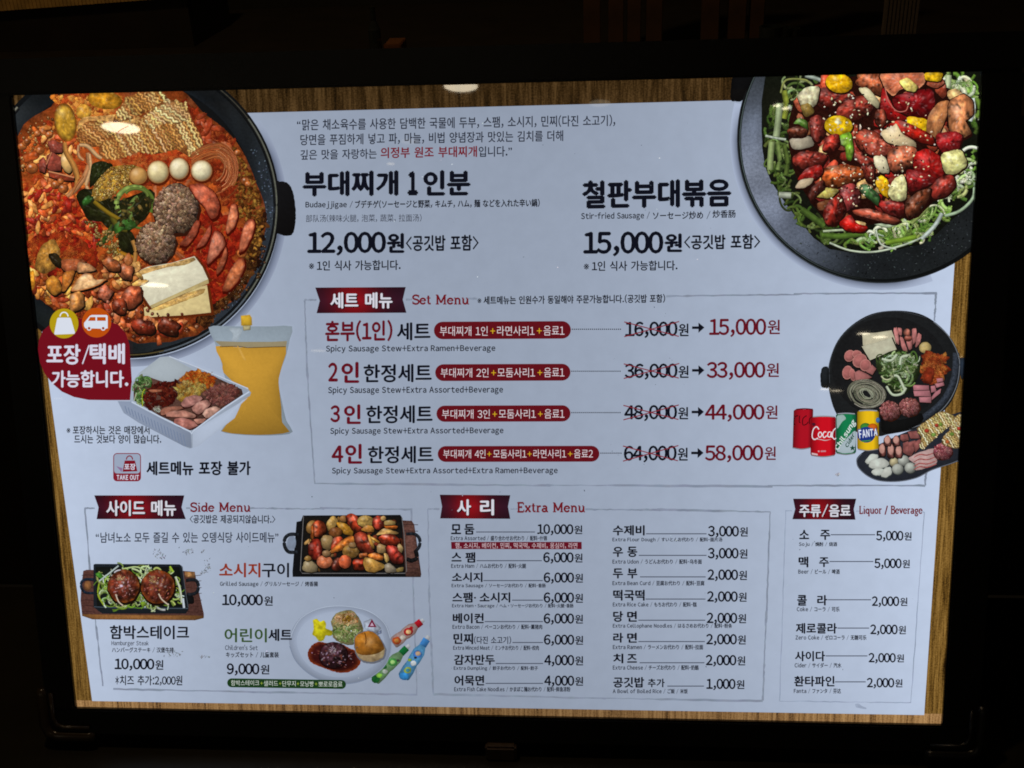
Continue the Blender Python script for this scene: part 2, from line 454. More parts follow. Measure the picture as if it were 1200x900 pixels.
# ------------------------------------------------------------------ the light box itself
M_FRAME = plain('black_frame_plastic', (.006, .006, .0065), .33, bump=.15, bs=900)
M_BACK = plain('black_back_sheet', (.004, .004, .004), .7)
def tag(o, label=None, cat=None, group=None, kind=None):
    for k, v in (('label', label), ('category', cat), ('group', group), ('kind', kind)):
        if v: o[k] = v
    return o
tag(ROOT, 'lit menu board in a black frame leaning on the dark counter', 'menu board')
hw, hh = W/2, H/2
for nm, b in (('frame_rail', (-hw-.03, hw+.033, hh, hh+.031)), ('frame_rail', (-hw-.03, hw+.033, -hh-.027, -hh)),
              ('frame_rail', (-hw-.03, -hw, -hh, hh)), ('frame_rail', (hw, hw+.033, -hh, hh))):
    vs, fs = box(b[0], b[1], b[2], b[3], -.035, .005, .0018); link_mesh(nm, vs, fs, M_FRAME, ROOT)
vs, fs = box(-hw-.004, hw+.004, -hh-.004, hh+.004, -.034, -.0012); link_mesh('back_tray', vs, fs, M_BACK, ROOT)
# wood-look margin of the print, then the pale paper field
WT = wood_film('printed_wood_top', (16, 10, 4), (54, 37, 16), (92, 68, 38), 90, 7, 1.1)
WBm = wood_film('printed_wood_bottom', (40, 24, 12), (122, 90, 54), (156, 122, 80), 190, 5, 1.1)
WL = wood_film('printed_wood_left', (30, 18, 6), (98, 70, 28), (146, 112, 56), 260, 11, 1.62)
WR = wood_film('printed_wood_right', (34, 20, 6), (104, 75, 30), (152, 116, 58), 260, 11, 1.68)
def sheet_quad(name, pts, mat, col=(0, 0, 0), grain=0, nx=40, ny=24):
    TL, TR, BR, BL = [B(*p) for p in pts]; V, Fs = [], []
    z = nz(); l = []
    for j in range(ny+1):
        for i in range(nx+1):
            u, v = i/nx, j/ny
            x, y = [(TL[k]*(1-u)+TR[k]*u)*(1-v)+(BL[k]*(1-u)+BR[k]*u)*v for k in (0, 1)]
            x = max(-hw, min(hw, x)); y = max(-hh, min(hh, y)); V.append((x, y, z)); l.append((*lin(col), grain))
    for j in range(ny):
        for i in range(nx):
            a = j*(nx+1)+i; Fs.append((a, a+nx+1, a+nx+2, a+1))
    return link_mesh(name, V, Fs, mat, ROOT, l)
sheet_quad('wood_margin', ((0, 60), (1180, 60), (1180, 140), (0, 140)), WT, nx=1, ny=1)
sheet_quad('wood_margin', ((0, 140), (140, 140), (140, 821), (40, 826)), WL, nx=1, ny=1)
sheet_quad('wood_margin', ((1050, 140), (1180, 140), (1130, 838), (1050, 836)), WR, nx=1, ny=1)
sheet_quad('wood_margin', ((60, 820), (1130, 837), (1130, 870), (60, 870)), WBm, nx=1, ny=1)
# paper edges: TL hidden by stew bowl
PAPER = sheet_quad('paper_field', ((15, 139.5), (1132, 110.5), (1083, 838), (108, 821.5)), M_PAPER, (150, 161, 180), .035)
Z[0] += 5e-5
Z_BORDER = Z[0]; Z[0] += 3e-5
ZT = Z_BORDER + 1.4e-5          # lettering printed straight on the paper
# ---- brushed grey section borders
GR = (130, 140, 158)
def brush(S, a, b, w=2.4, col=GR):
    n = 26; pts = [(a[0]+(b[0]-a[0])*i/n+random.uniform(-.35, .35), a[1]+(b[1]-a[1])*i/n+random.uniform(-.35, .35)) for i in range(n+1)]
    q = []; f = []
    horiz = abs(b[0]-a[0]) > abs(b[1]-a[1]); ww = w
    for i, p in enumerate(pts):
        if random.random() < .25: ww = w*random.uniform(.45, 1.25)
        c = (*jc(col, .05), .1)
        for s in (-.5, .5):
            S.add([P(p[0]+(0 if horiz else s*ww), p[1]+(s*ww if horiz else 0))], [c], [])
    k = len(S.v)-2*len(pts)
    for i in range(n): S.f.append((k+2*i, k+2*i+1, k+2*i+3, k+2*i+2))
crop(0, 0, 1)
def border(label, lines, w=2.4, col=GR):
    o = None
    for a, b in lines:
        S = Sheet('section_border' if o is None else 'brushed_line', o or ROOT, M_INK, z=Z_BORDER, label=label if o is None else None)
        brush(S, a, b, w, col); q = S.done(); o = o or q
    return o
SET = border('grey brushed line round the set menu', [((357, 351.5), (371, 351.5)), ((476, 351), (483, 351)), ((549, 350), (559, 350)), ((781, 347), (940, 345)), ((930, 344), (1098, 343.5)),
    ((1097, 343), (1095, 376)), ((1087, 530), (1084, 569)), ((1084, 569), (900, 569)), ((905, 570), (640, 568.5)), ((645, 569), (368, 566.5)), ((357, 352), (360, 440)), ((359.5, 430), (369, 567))], 2.6)
SIDE = border('grey brushed line round the side menu', [((99, 595.5), (111, 595.5)), ((218, 595.5), (223, 595.5)), ((293, 595.5), (380, 596.5)), ((375, 595.5), (483, 597)), ((482, 596), (485, 720)), ((485, 700), (488.5, 814)),
    ((489, 814), (300, 811)), ((310, 811), (133, 807.5)), ((99.5, 596), (110, 720)), ((109, 700), (120.5, 804))], 2.2)
EXT = border('grey brushed line round the extra menu', [((501, 596.5), (515, 596.5)), ((598, 596.5), (606, 596.5)), ((686, 597), (780, 597.5)), ((770, 597), (903, 600)), ((902.5, 600), (898, 730)), ((898, 715), (894, 821)),
    ((894, 821.5), (700, 818)), ((710, 818.5), (508, 813.5)), ((501.5, 597), (503, 700)), ((502.5, 690), (508, 814))], 2.3)
LIQ = border('thin grey line round the drinks list', [((920.8, 598.5), (928, 598.5)), ((1003.5, 599), (1008, 599)), ((1081, 600), (1083, 600)), ((1083, 600), (1067.5, 823.5)), ((1067.5, 823.5), (913.6, 821.5)), ((920.8, 598.5), (913.6, 821.5))], 1.0, (142, 154, 176))
# ---- ribbons
def rib(parent, pts, txts, label, c0, c1):
    xs = [p[0] for p in pts]; a, b = min(xs), max(xs)
    S = Sheet('ribbon', parent, M_INK, z=Z_BORDER+.7e-5, label=label)
    TLp, TRp, NR, BR, BL, NL = pts
    n = 14; V = []; cc = []
    for i in range(n+1):
        u = i/n; g = math.exp(-((u-.42)/.27)**2)
        c = [q+(r-q)*g for q, r in zip((44, 18, 32), (132, 16, 24))]
        top = [TLp[k]+(TRp[k]-TLp[k])*u for k in (0, 1)]; md = [NL[k]+(NR[k]-NL[k])*u for k in (0, 1)]; bt = [BL[k]+(BR[k]-BL[k])*u for k in (0, 1)]
        for p, f in ((top, .8), (md, 1.1), (bt, .8)): V.append(tuple(p)); cc.append((*[v*f for v in c], .0))
    fs = [(3*i+j, 3*i+j+1, 3*i+j+4, 3*i+j+3) for i in range(n) for j in (0, 1)]
    S.add(V, cc, fs); o = S.done()
    for t in txts:
        SH = Sheet('lettering', o, M_INK, z=ZT); 
        seg(SH, t[0], t[1]+.8, t[2]+.8, t[3]+.9, t[4]+.9, 0, (30, 10, 16), .05); SH.done()
        S2 = Sheet('lettering', o, M_INK, z=ZT+ZS); seg(S2, t[0], t[1], t[2], t[3], t[4], 0, (206, 206, 216), .022); S2.done()
    return o
rib(SET, [(369.5, 337), (475.5, 336.4), (472, 351), (476.3, 366.5), (371, 367), (374.7, 352.5)], [('세트 메뉴', 387, 460, 342.5, 361.5)], 'dark red ribbon over the set menu', 0, 0)
rib(SIDE, [(110.5, 580.5), (216, 580.5), (212.8, 594.5), (217.8, 608.3), (113.3, 608.3), (115.5, 594.5)], [('사이드 메뉴', 124.5, 206.5, 586, 604.7)], 'dark red ribbon over the side menu', 0, 0)
rib(EXT, [(515.3, 579.7), (598, 580.3), (595.3, 593.6), (598, 608), (515.8, 607.5), (518, 593.6)], [('사', 535.5, 552, 585, 604), ('리', 562.5, 579, 585, 604)], 'dark red ribbon over the extra menu', 0, 0)
rib(LIQ, [(929.4, 584.4), (1003.4, 584.4), (1000.5, 596.6), (1002.5, 609), (928.6, 608.4), (931.8, 596.6)], [('주류/음료', 936.5, 997, 590.5, 606)], 'dark red ribbon over the drinks list', 0, 0)
# ---- slab-serif headings drawn as strokes
def arc(cx, cy, rx, ry, a0, a1, n=9):
    return [(cx+rx*math.cos(math.radians(a0+(a1-a0)*i/n)), cy+ry*math.sin(math.radians(a0+(a1-a0)*i/n))) for i in range(n+1)]
X = .66
SG = {  # width, thick strokes, thin serif strokes (y up, cap 1, x-height .66)
 'S': (.62, [arc(.31, .74, .24, .22, 30, 270)+arc(.31, .26, .25, .24, 90, -150)], [[(.55, .98), (.55, .7)], [(.06, .02), (.06, .3)]]),
 'e': (.56, [arc(.28, .33, .22, .29, 5, 330, 14)], [[(.06, .36), (.5, .36)]]),
 't': (.4, [[(.18, .92), (.18, .12), (.26, .04), (.38, .08)]], [[(.03, X), (.36, X)]]),
 'M': (.98, [[(.18, .04), (.18, .96), (.49, .15), (.8, .96), (.8, .04)]], [[(.04, .98), (.22, .98)], [(.76, .98), (.94, .98)], [(.04, .02), (.32, .02)], [(.66, .02), (.94, .02)]]),
 'n': (.66, [[(.17, .04), (.17, .62)], [(.17, .45)]+arc(.33, .44, .17, .18, 150, 0)+[(.5, .04)]], [[(.04, X), (.17, X)], [(.04, .02), (.3, .02)], [(.4, .02), (.64, .02)]]),
 'u': (.66, [[(.15, .62)]+arc(.31, .24, .16, .2, 180, 330)+[(.48, .3)], [(.5, .62), (.5, .04)]], [[(.03, X), (.16, X)], [(.38, X), (.5, X)], [(.5, .02), (.63, .02)]]),
 'i': (.34, [[(.17, .62), (.17, .04)], [(.16, .86), (.16, .98)]], [[(.04, X), (.17, X)], [(.04, .02), (.3, .02)]]),
 'd': (.62, [arc(.27, .33, .2, .28, 0, 360, 14), [(.48, .98), (.48, .04)]], [[(.36, .98), (.48, .98)], [(.48, .02), (.6, .02)]]),
 'E': (.68, [[(.17, .04), (.17, .96)], [(.1, .98), (.58, .98)], [(.1, .02), (.6, .02)], [(.17, .52), (.42, .52)]], [[(.04, .98), (.2, .98)], [(.04, .02), (.2, .02)], [(.6, .98), (.6, .76)], [(.62, .02), (.62, .26)], [(.43, .4), (.43, .64)]]),
 'x': (.58, [[(.1, .62), (.48, .04)], [(.48, .62), (.1, .04)]], [[(.02, X), (.22, X)], [(.36, X), (.56, X)], [(.02, .02), (.22, .02)], [(.36, .02), (.56, .02)]]),
 'r': (.5, [[(.17, .62), (.17, .04)], [(.17, .42)]+arc(.33, .46, .15, .16, 150, 45)], [[(.04, X), (.17, X)], [(.04, .02), (.32, .02)]]),
 'a': (.58, [arc(.26, .48, .16, .15, 150, 0)+[(.42, .12), (.5, .04), (.56, .06)], arc(.24, .2, .17, .16, 0, 360, 12)], []),
 'L': (.62, [[(.17, .96), (.17, .02), (.56, .02)]], [[(.04, .98), (.32, .98)], [(.04, .02), (.2, .02)], [(.56, .02), (.56, .3)]]),
 'q': (.62, [arc(.27, .33, .2, .28, 0, 360, 14), [(.48, .64), (.48, -.3)]], [[(.36, -.3), (.6, -.3)]]),
 'o': (.58, [arc(.28, .33, .21, .29, 0, 360, 14)], []),
 'B': (.68, [[(.17, .04), (.17, .96)], [(.1, .98), (.36, .98)]+arc(.38, .76, .18, .21, 80, -80)+[(.17, .53)], [(.38, .53)]+arc(.4, .27, .2, .25, 80, -80)+[(.1, .02)]], [[(.04, .98), (.2, .98)], [(.04, .02), (.2, .02)]]),
 'v': (.58, [[(.1, .62), (.29, .04), (.48, .62)]], [[(.02, X), (.22, X)], [(.36, X), (.56, X)]]),
 'g': (.58, [arc(.26, .4, .17, .2, 0, 360, 12), [(.26, .2), (.14, .1), (.3, .02), (.46, -.06), (.4, -.26), (.2, -.28), (.08, -.18), (.16, -.04)]], [[(.4, .58), (.54, .64)]]),
 '/': (.5, [[(.08, -.12), (.42, 1.05)]], []), ' ': (.36, [], []),
}
def slab(parent, txt, x0, x1, yt, yb, th=.19, col=(104, 18, 28)):
    tot = sum(SG[c][0] for c in txt); ch = yb-yt; S = Sheet('lettering', parent, M_INK, z=ZT, label='red slab-serif English heading')
    sx = (x1-x0)/tot; u = 0
    for c in txt:
        wd, thick, thin = SG[c]
        for k, strokes in ((th, thick), (th*.55, thin)):
            for st in strokes:
                for sg in ([st] if len(st) > 6 else zip(st, st[1:])):
                    ribbon(S, [(x0+(u+p[0])*sx, yb-p[1]*ch) for p in sg], k*ch, col, edge=0, grain=0, sm=False)
        u += wd
    return S.done()
slab(SET, 'Set Menu', 483, 550, 345.5, 356.5); slab(SIDE, 'Side Menu', 223, 294, 589, 599.5)
slab(EXT, 'Extra Menu', 605.5, 686, 589, 600); slab(LIQ, 'Liquor / Beverage', 1006.5, 1081, 593, 602, .16)
# ---- headline texts
TB = INK
T(PAPER, 'lettering', [('“맑은 채소육수를 사용한 담백한 국물에 두부, 스팸, 소시지, 민찌(다진 소고기),', 348, 721, 139.5, 153.5, -5.5, INKL, .0011)])
T(PAPER, 'lettering', [('당면을 푸짐하게 넣고 파, 마늘, 비법 양념장과 맛있는 김치를 더해', 352, 660, 157.6, 170.8, -5, INKL, .0011)])
T(PAPER, 'lettering', [('깊은 맛을 자랑하는', 352, 441.5, 175.5, 187.4, -1.4, INKL, .0011), ('의정부 원조 부대찌개', 446, 559, 172.6, 185.6, -1.6, (112, 18, 32), .008), ('입니다.”', 561, 600, 171.5, 184, -.5, INKL, .0011)])
T(PAPER, 'lettering', [('부대찌개', 354.5, 467, 200.5, 230.5, -1, TB, .03), ('1', 477.5, 490, 200.5, 229, 0, TB, .05), ('인분', 496, 551.5, 199.5, 229.5, -.5, TB, .03)])
T(PAPER, 'lettering', [('Budaejjigae /', 358, 413.5, 235.6, 245.2, -.3, TB, .01), ('ブデチゲ(ソーセージと野菜, キムチ, ハム, 麺 などを入れた辛い鍋)', 416, 632.5, 234.8, 244.6, -2, TB, .012)])
T(PAPER, 'lettering', [('部队汤(辣味火腿, 泡菜, 蔬菜, 拉面汤)', 358.5, 494, 251.6, 260.6, -.8, INKL, -.004)])
def price(parent, segs): return T(parent, 'price_lettering', segs)
price(PAPER, [('12,000', 360, 452.5, 271.6, 300, -.4, TB, .024), ('원', 453, 474, 273, 296.5, 0, TB, .03), ('<공깃밥 포함>', 475.5, 561, 275.5, 294.5, -.6, TB, .014)])
T(PAPER, 'lettering', [('※1인 식사 가능합니다.', 362, 469.5, 305.4, 317.4, -1, TB, .006)])
T(PAPER, 'lettering', [('철판부대볶음', 682, 857, 211.5, 245, -2.6, TB, .03)])
T(PAPER, 'lettering', [('Stir-fried Sausage /', 681, 761.5, 248.8, 259, -1, TB, .01), ('ソーセージ炒め /', 765, 832.5, 248, 257.5, -.8, TB, .008), ('炒香肠', 835, 862, 246.2, 255.5, -.3, TB, .006)])
price(PAPER, [('15,000', 683.5, 777.5, 271.3, 300.8, -.4, TB, .024), ('원', 778.5, 799.5, 273.4, 295.5, 0, TB, .03), ('<공깃밥 포함>', 801.5, 891, 275, 292.6, -.8, TB, .014)])
T(PAPER, 'lettering', [('※1인 식사 가능합니다.', 684, 794, 306, 317.8, -1, TB, .006)])
T(SET, 'lettering', [('※세트메뉴는 인원수가 동일해야 주문가능합니다.(공깃밥 포함)', 559.5, 779.5, 346.8, 357.2, -2.4, TB, .012)])
# ---- set rows
PLUS = (205, 165, 30); PT = (214, 202, 208)
def pill(parent, x0, x1, yt, yb, dy, col, label=None):
    S = Sheet('pill_label', parent, M_INK, z=Z_BORDER+(.7e-5 if 'green' not in label else 5.7e-4), label=label); r = (yb-yt)/2; pts = []
    cy = (yt+yb)/2
    for i in range(13): a = math.radians(90+180*i/12); pts.append((x0+r+r*math.cos(a), cy-r*math.sin(a)*-1*-1))
    for i in range(13): a = math.radians(-90+180*i/12); pts.append((x1-r+r*math.cos(a), cy+dy-r*math.sin(a)))
    S.add([P(*p) for p in pts], [(*col, 0)]*len(pts), [tuple(range(len(pts)))]); return S.done()
MAR = (96, 16, 26)
rows = [
 ([('혼부(1인)', 381, 460, 375.5, 401, -1, RED, .016), ('세트', 465, 504.5, 378, 399.2, -.6, INK, .01)], ('Spicy Sausage Stew+Extra Ramen+Beverage', 382, 580.5, 404.6, 414.2, -.8),
  (508.5, 669, 377, 397.5, -.7), [('부대찌개 1인', 515.5, 571.5), ('+', 574.5, 580.3), ('라면사리1', 582.5, 626.5), ('+', 629, 635), ('음료1', 637, 661.5)], (382.3, 393.6),
  (670, 728, 385.8), '16,000', (732.5, 794, 376.9, 396.4), 384, '15,000', (831, 898, 373.4, 395.2), (899.5, 914, 374.6, 391.6)),
 ([('2', 384.5, 396, 424.8, 447.2, 0, RED, .016), ('인', 400, 421, 424, 448.8, 0, RED, .016), ('한정세트', 426, 506, 427, 448.5, -.8, INK, .01)], ('Spicy Sausage Stew+Extra Assorted+Beverage', 384.5, 589.5, 453, 463, -.8),
  (510, 668.5, 426.8, 446.5, -.5), [('부대찌개 2인', 516.5, 572.5), ('+', 575.6, 581.3), ('모둠사리1', 583, 627), ('+', 629.8, 635.6), ('음료1', 637.5, 661.5)], (431.3, 442.3),
  (669.5, 728, 435), '36,000', (732, 794, 426.1, 445.3), 434, '33,000', (828, 897, 424, 445.4), (898.3, 912.8, 425.4, 441.8)),
 ([('3', 387, 398.5, 474.8, 495, 0, RED, .016), ('인', 403, 423, 473.8, 497, 0, RED, .016), ('한정세트', 429, 507, 475.3, 496.5, -.8, INK, .01)], ('Spicy Sausage Stew+Extra Assorted+Beverage', 387, 590, 501, 510.6, -.8),
  (511.5, 668.5, 475.3, 494.3, -.4), [('부대찌개 3인', 518, 574), ('+', 577, 582.6), ('모둠사리1', 584.5, 628), ('+', 630.3, 636), ('음료1', 638, 661.5)], (479.8, 490.6),
  (669.5, 728, 483.5), '48,000', (731.5, 793.5, 474.7, 493.8), 482.8, '44,000', (826, 896, 473.8, 494.4), (897.3, 911.2, 475, 491)),
 ([('4', 388.5, 402.5, 522, 542, 0, RED, .016), ('인', 404.5, 424.5, 520, 543.5, 0, RED, .016), ('한정세트', 431, 508, 522.8, 543.3, -.6, INK, .01)], ('Spicy Sausage Stew+Extra Assorted+Extra Ramen+Beverage', 389, 653.5, 547.6, 557, -.4),
  (513, 702.4, 522.7, 541.3, -.3), [('부대찌개 4인', 519.5, 569), ('+', 570.8, 576), ('모둠사리1', 578, 617), ('+', 618, 623.2), ('라면사리1', 625, 663.5), ('+', 665.3, 671), ('음료2', 672.7, 694.8)], (526.8, 537),
  (703.5, 727.5, 531), '64,000', (731, 793, 522.3, 542.2), 530.8, '58,000', (826, 894.5, 521.6, 542.2), (896, 909.2, 523.2, 539)),
]
for r in rows:
    T(SET, 'lettering', r[0]); e = r[1]; T(SET, 'lettering', [(*e, INK, .01)])
    p = r[2]; pl = pill(SET, *p, MAR, 'dark red pill label')
    Sx = Sheet('lettering', pl, M_INK, z=ZT)
    for t, a, b in r[3]:
        yt, yb = r[4]
        dd = p[4]*(a-p[0])/(p[1]-p[0])
        if t == '+': seg(Sx, t, a, b, yt+2.6+dd, yb-2.2+dd, 0, PLUS, .02)
        else: seg(Sx, t, a, b, yt+dd, yb+dd, 0, PT, -.002)
    Sx.done()
    S = Sheet('dotted_leader', SET, M_INK, z=ZT); a, b, y = r[5]; x = a
    while x < b:
        S.add([(x, y-.6), (x+1.35, y-.65), (x+1.35, y+.65), (x, y+.6)], [(*INK, 0)]*4, [(0, 1, 2, 3)]); x += 2.35
    S.done()
    q = r[7]; o = price(SET, [(r[6], q[0], q[1], q[2], q[3], -.4, INK, .012), ('원', q[1]+1, q[1]+13, q[2]+2.2, q[3]-2.4, 0, INK, .008)])
    S = Sheet('strike_mark', SET, M_INK, z=ZT+ZS, label='thin red cross over the old price')
    for (A, Bb) in (((q[0]-1, q[2]+.3), (q[1]+1.5, q[3]-2.2)), ((q[0]-1, q[3]-1.8), (q[1]+2, q[2]-.2))):
        ribbon(S, [A, Bb], 1.2, (120, 36, 48), edge=0, grain=0, sm=False)
    S.done()
    ay = r[8]; ax = q[1]+17
    flat('arrow_mark', SET, [(ax, ay-1.5), (ax+7.5, ay-1.5), (ax+7.5, ay-6), (ax+14.5, ay-.2), (ax+7.5, ay+6), (ax+7.5, ay+1.5), (ax, ay+1.5)], INK, z=ZT)
    q = r[10]; k = r[11]; price(SET, [(r[9], q[0], q[1], q[2], q[3], -.3, RED, .01), ('원', k[0], k[1], k[2], k[3], 0, RED, .004)])
# ---- take-out texts
T(PAPER, 'lettering', [('※포장하시는 것은 매장에서', 78, 175.3, 499, 509, 0, INK, .008)])
T(PAPER, 'lettering', [('드시는 것보다 양이 많습니다.', 87, 189, 509.4, 519.8, 0, INK, .008)])
T(PAPER, 'lettering', [('세트메뉴 포장 불가', 171.5, 294, 540.3, 557.2, -.2, INK, .026)])
# ---- side menu texts
T(SIDE, 'lettering', [('<공깃밥은 제공되지않습니다.>', 222.5, 323, 603, 613, .3, INK, .008)])
T(SIDE, 'lettering', [('“남녀노소 모두 즐길 수 있는 오뎅식당 사이드메뉴”', 112.5, 326.5, 623.4, 636, -.3, INKL, .002)])
T(SIDE, 'lettering', [('함박스테이크', 129, 222, 732.3, 748.8, .2, INK, .01)])
T(SIDE, 'lettering', [('Hamburger Steak', 131, 174.5, 750.4, 757.4, .2, INKL, .004)])
T(SIDE, 'lettering', [('ハンバーグステーキ / 汉堡牛排', 131.5, 204, 758, 764.4, .2, INK, .012)])
def won(x, yt, yb, col=INK, w_=9.6): return ('원', x, x+w_, yt+1.6, yb-1.5, 0, col, .008)
price(SIDE, [('10,000', 134.5, 181.3, 771.2, 785.6, .3, INK, .014), won(182.2, 771.4, 786)])
price(SIDE, [('*치즈 추가:2,000원', 135.5, 214, 791, 803, .3, INK, .006)])
T(SIDE, 'lettering', [('소시지', 257, 305.5, 659, 676.3, .2, (136, 50, 30), .012), ('구이', 307, 339, 659.2, 676.4, 0, INK, .008)])
T(SIDE, 'lettering', [('Grilled Sausage / グリルソーセージ / 烤香腸', 258, 372.8, 680.8, 687.8, .2, INK, .01)])
price(SIDE, [('10,000', 260.5, 308.5, 696, 710.6, .3, INK, .014), won(309.7, 696.6, 711, w_=10.2)])
T(SIDE, 'lettering', [('어린이', 263.3, 313, 735.6, 752.4, .2, (52, 78, 38), .008), ('세트', 314.5, 342.5, 736.4, 751, .2, INK, .016)])
T(SIDE, 'lettering', [("Children's Set", 264, 302.3, 755, 761.4, .2, INKL, .004)])
T(SIDE, 'lettering', [('キッズセット / 儿童套装', 265, 327, 763.4, 770.2, .2, INK, .012)])
price(SIDE, [('9,000', 266, 304.3, 776.8, 791.4, .3, INK, .014), won(305.5, 777, 791.4, w_=10.4)])
gp = pill(SIDE, 266.5, 405.6, 794.6, 805, 2, (26, 58, 26), 'dark green pill label')
S = Sheet('lettering', gp, M_INK, z=ZT+6e-4)
for t, a, b in (('함박스테이크', 271, 304), ('+', 305.2, 308.4), ('샐러드', 309.3, 326), ('+', 327, 330), ('단무지', 331, 346.7), ('+', 347.8, 351), ('모닝빵', 352, 367.8), ('+', 369, 372.2), ('뽀로로음료', 373.5, 401.4)):
    d = (a-266)/139*2
    if t == '+': seg(S, t, a, b, 798+d, 801.4+d, 0, (150, 170, 60), .02)
    else: seg(S, t, a, b, 796.6+d, 803+d, 0, (200, 208, 200), -.004)
S.done()
# ---- extra menu
def row(parent, segs, x0, x1, ly, pr, px0, px1, pyt, pyb, eng, ex1, ey0, ey1, ww=9.6, ecol=(30, 34, 46)):
    T(parent, 'lettering', segs)
    S = Sheet('leader_line', parent, M_INK, z=ZT); S.add([(x0, ly-.55), (x1, ly-.55), (x1, ly+.55), (x0, ly+.55)], [(70, 76, 92, 0)]*4, [(0, 1, 2, 3)]); S.done()
    price(parent, [(pr, px0, px1, pyt, pyb, .2, INK, .014), won(px1+.8, pyt, pyb, w_=ww)])
    T(parent, 'lettering', [(eng, segs[0][1]-.3, ex1, ey0, ey1, .1, ecol, .014)])
def nm(t, x0, x1, yt, yb): return (t, x0, x1, yt, yb, 0, INK, .016)
EL = [
 ([('모', 528.5, 540.5, 614.2, 626, 0, INK, .016), ('둠', 544, 556, 614, 626.5, 0, INK, .016)], 558, 627, 623.4, '10,000', 629.5, 672, 614, 627.4, 'Extra Assorted / 盛り合わせお代わり / 配料-什锦', 641, 627.6, 633.6),
 ([('스', 529, 541, 647.4, 658, 0, INK, .016), ('팸', 545.3, 557, 647, 659.3, 0, INK, .016)], 558.5, 635, 657, '6,000', 636.5, 672.3, 647, 660.6, 'Extra Ham / ハムお代わり / 配料-火腿', 616.5, 660.2, 666),
 ([nm('소시지', 529.5, 565.5, 670.6, 682.2)], 566.5, 636, 680.3, '6,000', 637, 672.8, 670.6, 684.2, 'Extra Sausage / ソーセージお代わり / 配料-香肠', 639.5, 683.6, 689.4),
 ([nm('스팸·소시지', 530, 598, 694, 706.2)], 600, 636.3, 703.3, '6,000', 637, 672.8, 694, 707.8, 'Extra Ham・Sausage / ヘム・ソーセージお代わり / 配料-火腿-香肠', 672, 707.2, 713),
 ([nm('베이컨', 530.5, 567, 718.4, 730.6)], 568, 636.3, 728.4, '6,000', 637, 672.8, 718.6, 732.2, 'Extra Bacon / ベーコンお代わり / 配料-薰猪肉', 635.5, 731.6, 737.4),
 ([nm('민찌', 531.3, 554.5, 742, 755), ('(다진 소고기)', 555.5, 599, 745.3, 754.6, .2, INKL, .006)], 600.5, 636.3, 752.9, '6,000', 637.3, 673, 743.4, 757, 'Extra Minced Meat / ミンチお代わり / 配料-绞肉', 631.5, 756.2, 762),
 ([nm('감자만두', 532, 580, 767, 779.3)], 581, 636.5, 777.5, '4,000', 637.7, 673, 767.2, 781.2, 'Extra Dumpling / 餃子お代わり / 配料-餃子', 630.5, 780.4, 786.2),
 ([nm('어묵면', 532.5, 567.5, 791.2, 803.6)], 569, 636.5, 800.8, '4,000', 637.7, 673, 791.4, 805, 'Extra Fish Cake Noodles / かまぼこ麺お代わり / 配料-鲜鱼凉粉', 668.5, 804.6, 810.6),
]
for e in EL: row(EXT, *e)
rb = flat('label_strip', EXT, [(528.6, 635), (681.6, 635), (681.8, 643.6), (529, 643.4)], (98, 18, 34), z=Z_BORDER+.7e-5, label='narrow dark red strip under the first extra')
T(rb, 'lettering', [('햄, 소시지, 베이컨, 민찌, 떡국떡, 수제비, 옹심이, 라면', 533.5, 676.5, 635.9, 642.9, 0, (206, 184, 192), -.006)])
ER = [
 ([nm('수제비', 718, 755.5, 615.3, 627.6)], 757, 828, 625.5, '3,000', 829.6, 866, 616, 630.2, 'Extra Flour Dough / すいとんお代わり / 配料-面片汤', 846.5, 629.6, 635.6),
 ([nm('우', 718, 730.3, 640.7, 652.8), nm('동', 735, 747, 640.5, 652.8)], 748.5, 828, 650.8, '3,000', 829.4, 865.6, 641.8, 656, 'Extra Udon / うどんお代わり / 配料-乌冬面', 822.5, 655.2, 661),
 ([nm('두', 718, 730.3, 666, 678), nm('부', 735, 747, 665.8, 678)], 750, 827, 676, '2,000', 829, 865, 667, 681.2, 'Extra Bean Curd / 豆腐お代わり / 配料-豆腐', 825.5, 680.4, 686.2),
 ([nm('떡국떡', 718.4, 755.5, 691, 704)], 756.5, 826.7, 702, '2,000', 828.5, 864.6, 692.6, 706.6, 'Extra Rice Cake / もちお代わり / 配料-糕', 816.5, 705.4, 711.2),
 ([nm('당', 718.4, 730.3, 716, 728.8), nm('면', 734.8, 746.5, 716, 728.6)], 748, 826.5, 726.8, '2,000', 828, 864, 717.8, 731.8, 'Extra Cellophane Noodles / はるさめお代わり / 配料-粉条', 858, 730.4, 736.8),
 ([nm('라', 718.4, 730.5, 741.4, 753.2), nm('면', 734.8, 746.5, 741.4, 753.2)], 748, 826, 751.8, '2,000', 827.5, 863.6, 742.7, 756.7, 'Extra Ramen / ラーメンお代わり / 配料-拉面', 824, 755.2, 761.2),
 ([nm('치', 718.4, 730.5, 765.8, 777.4), nm('즈', 734.8, 746.5, 766.4, 776.6)], 749.5, 825.5, 776.6, '2,000', 827, 863, 767.2, 781.2, 'Extra Cheese / チーズお代わり / 配料-奶酪', 819, 779.2, 785.2),
 ([nm('공깃밥', 718.4, 755, 793.3, 805.8), ('추가', 759, 779, 795.2, 805.4, 0, INK, .012)], 782, 825, 804, '1,000', 827.7, 862, 795.2, 808.9, 'A Bowl of Boiled Rice / ご飯 / 米饭', 806, 807, 812.8),
]
for e in ER: row(EXT, *e)
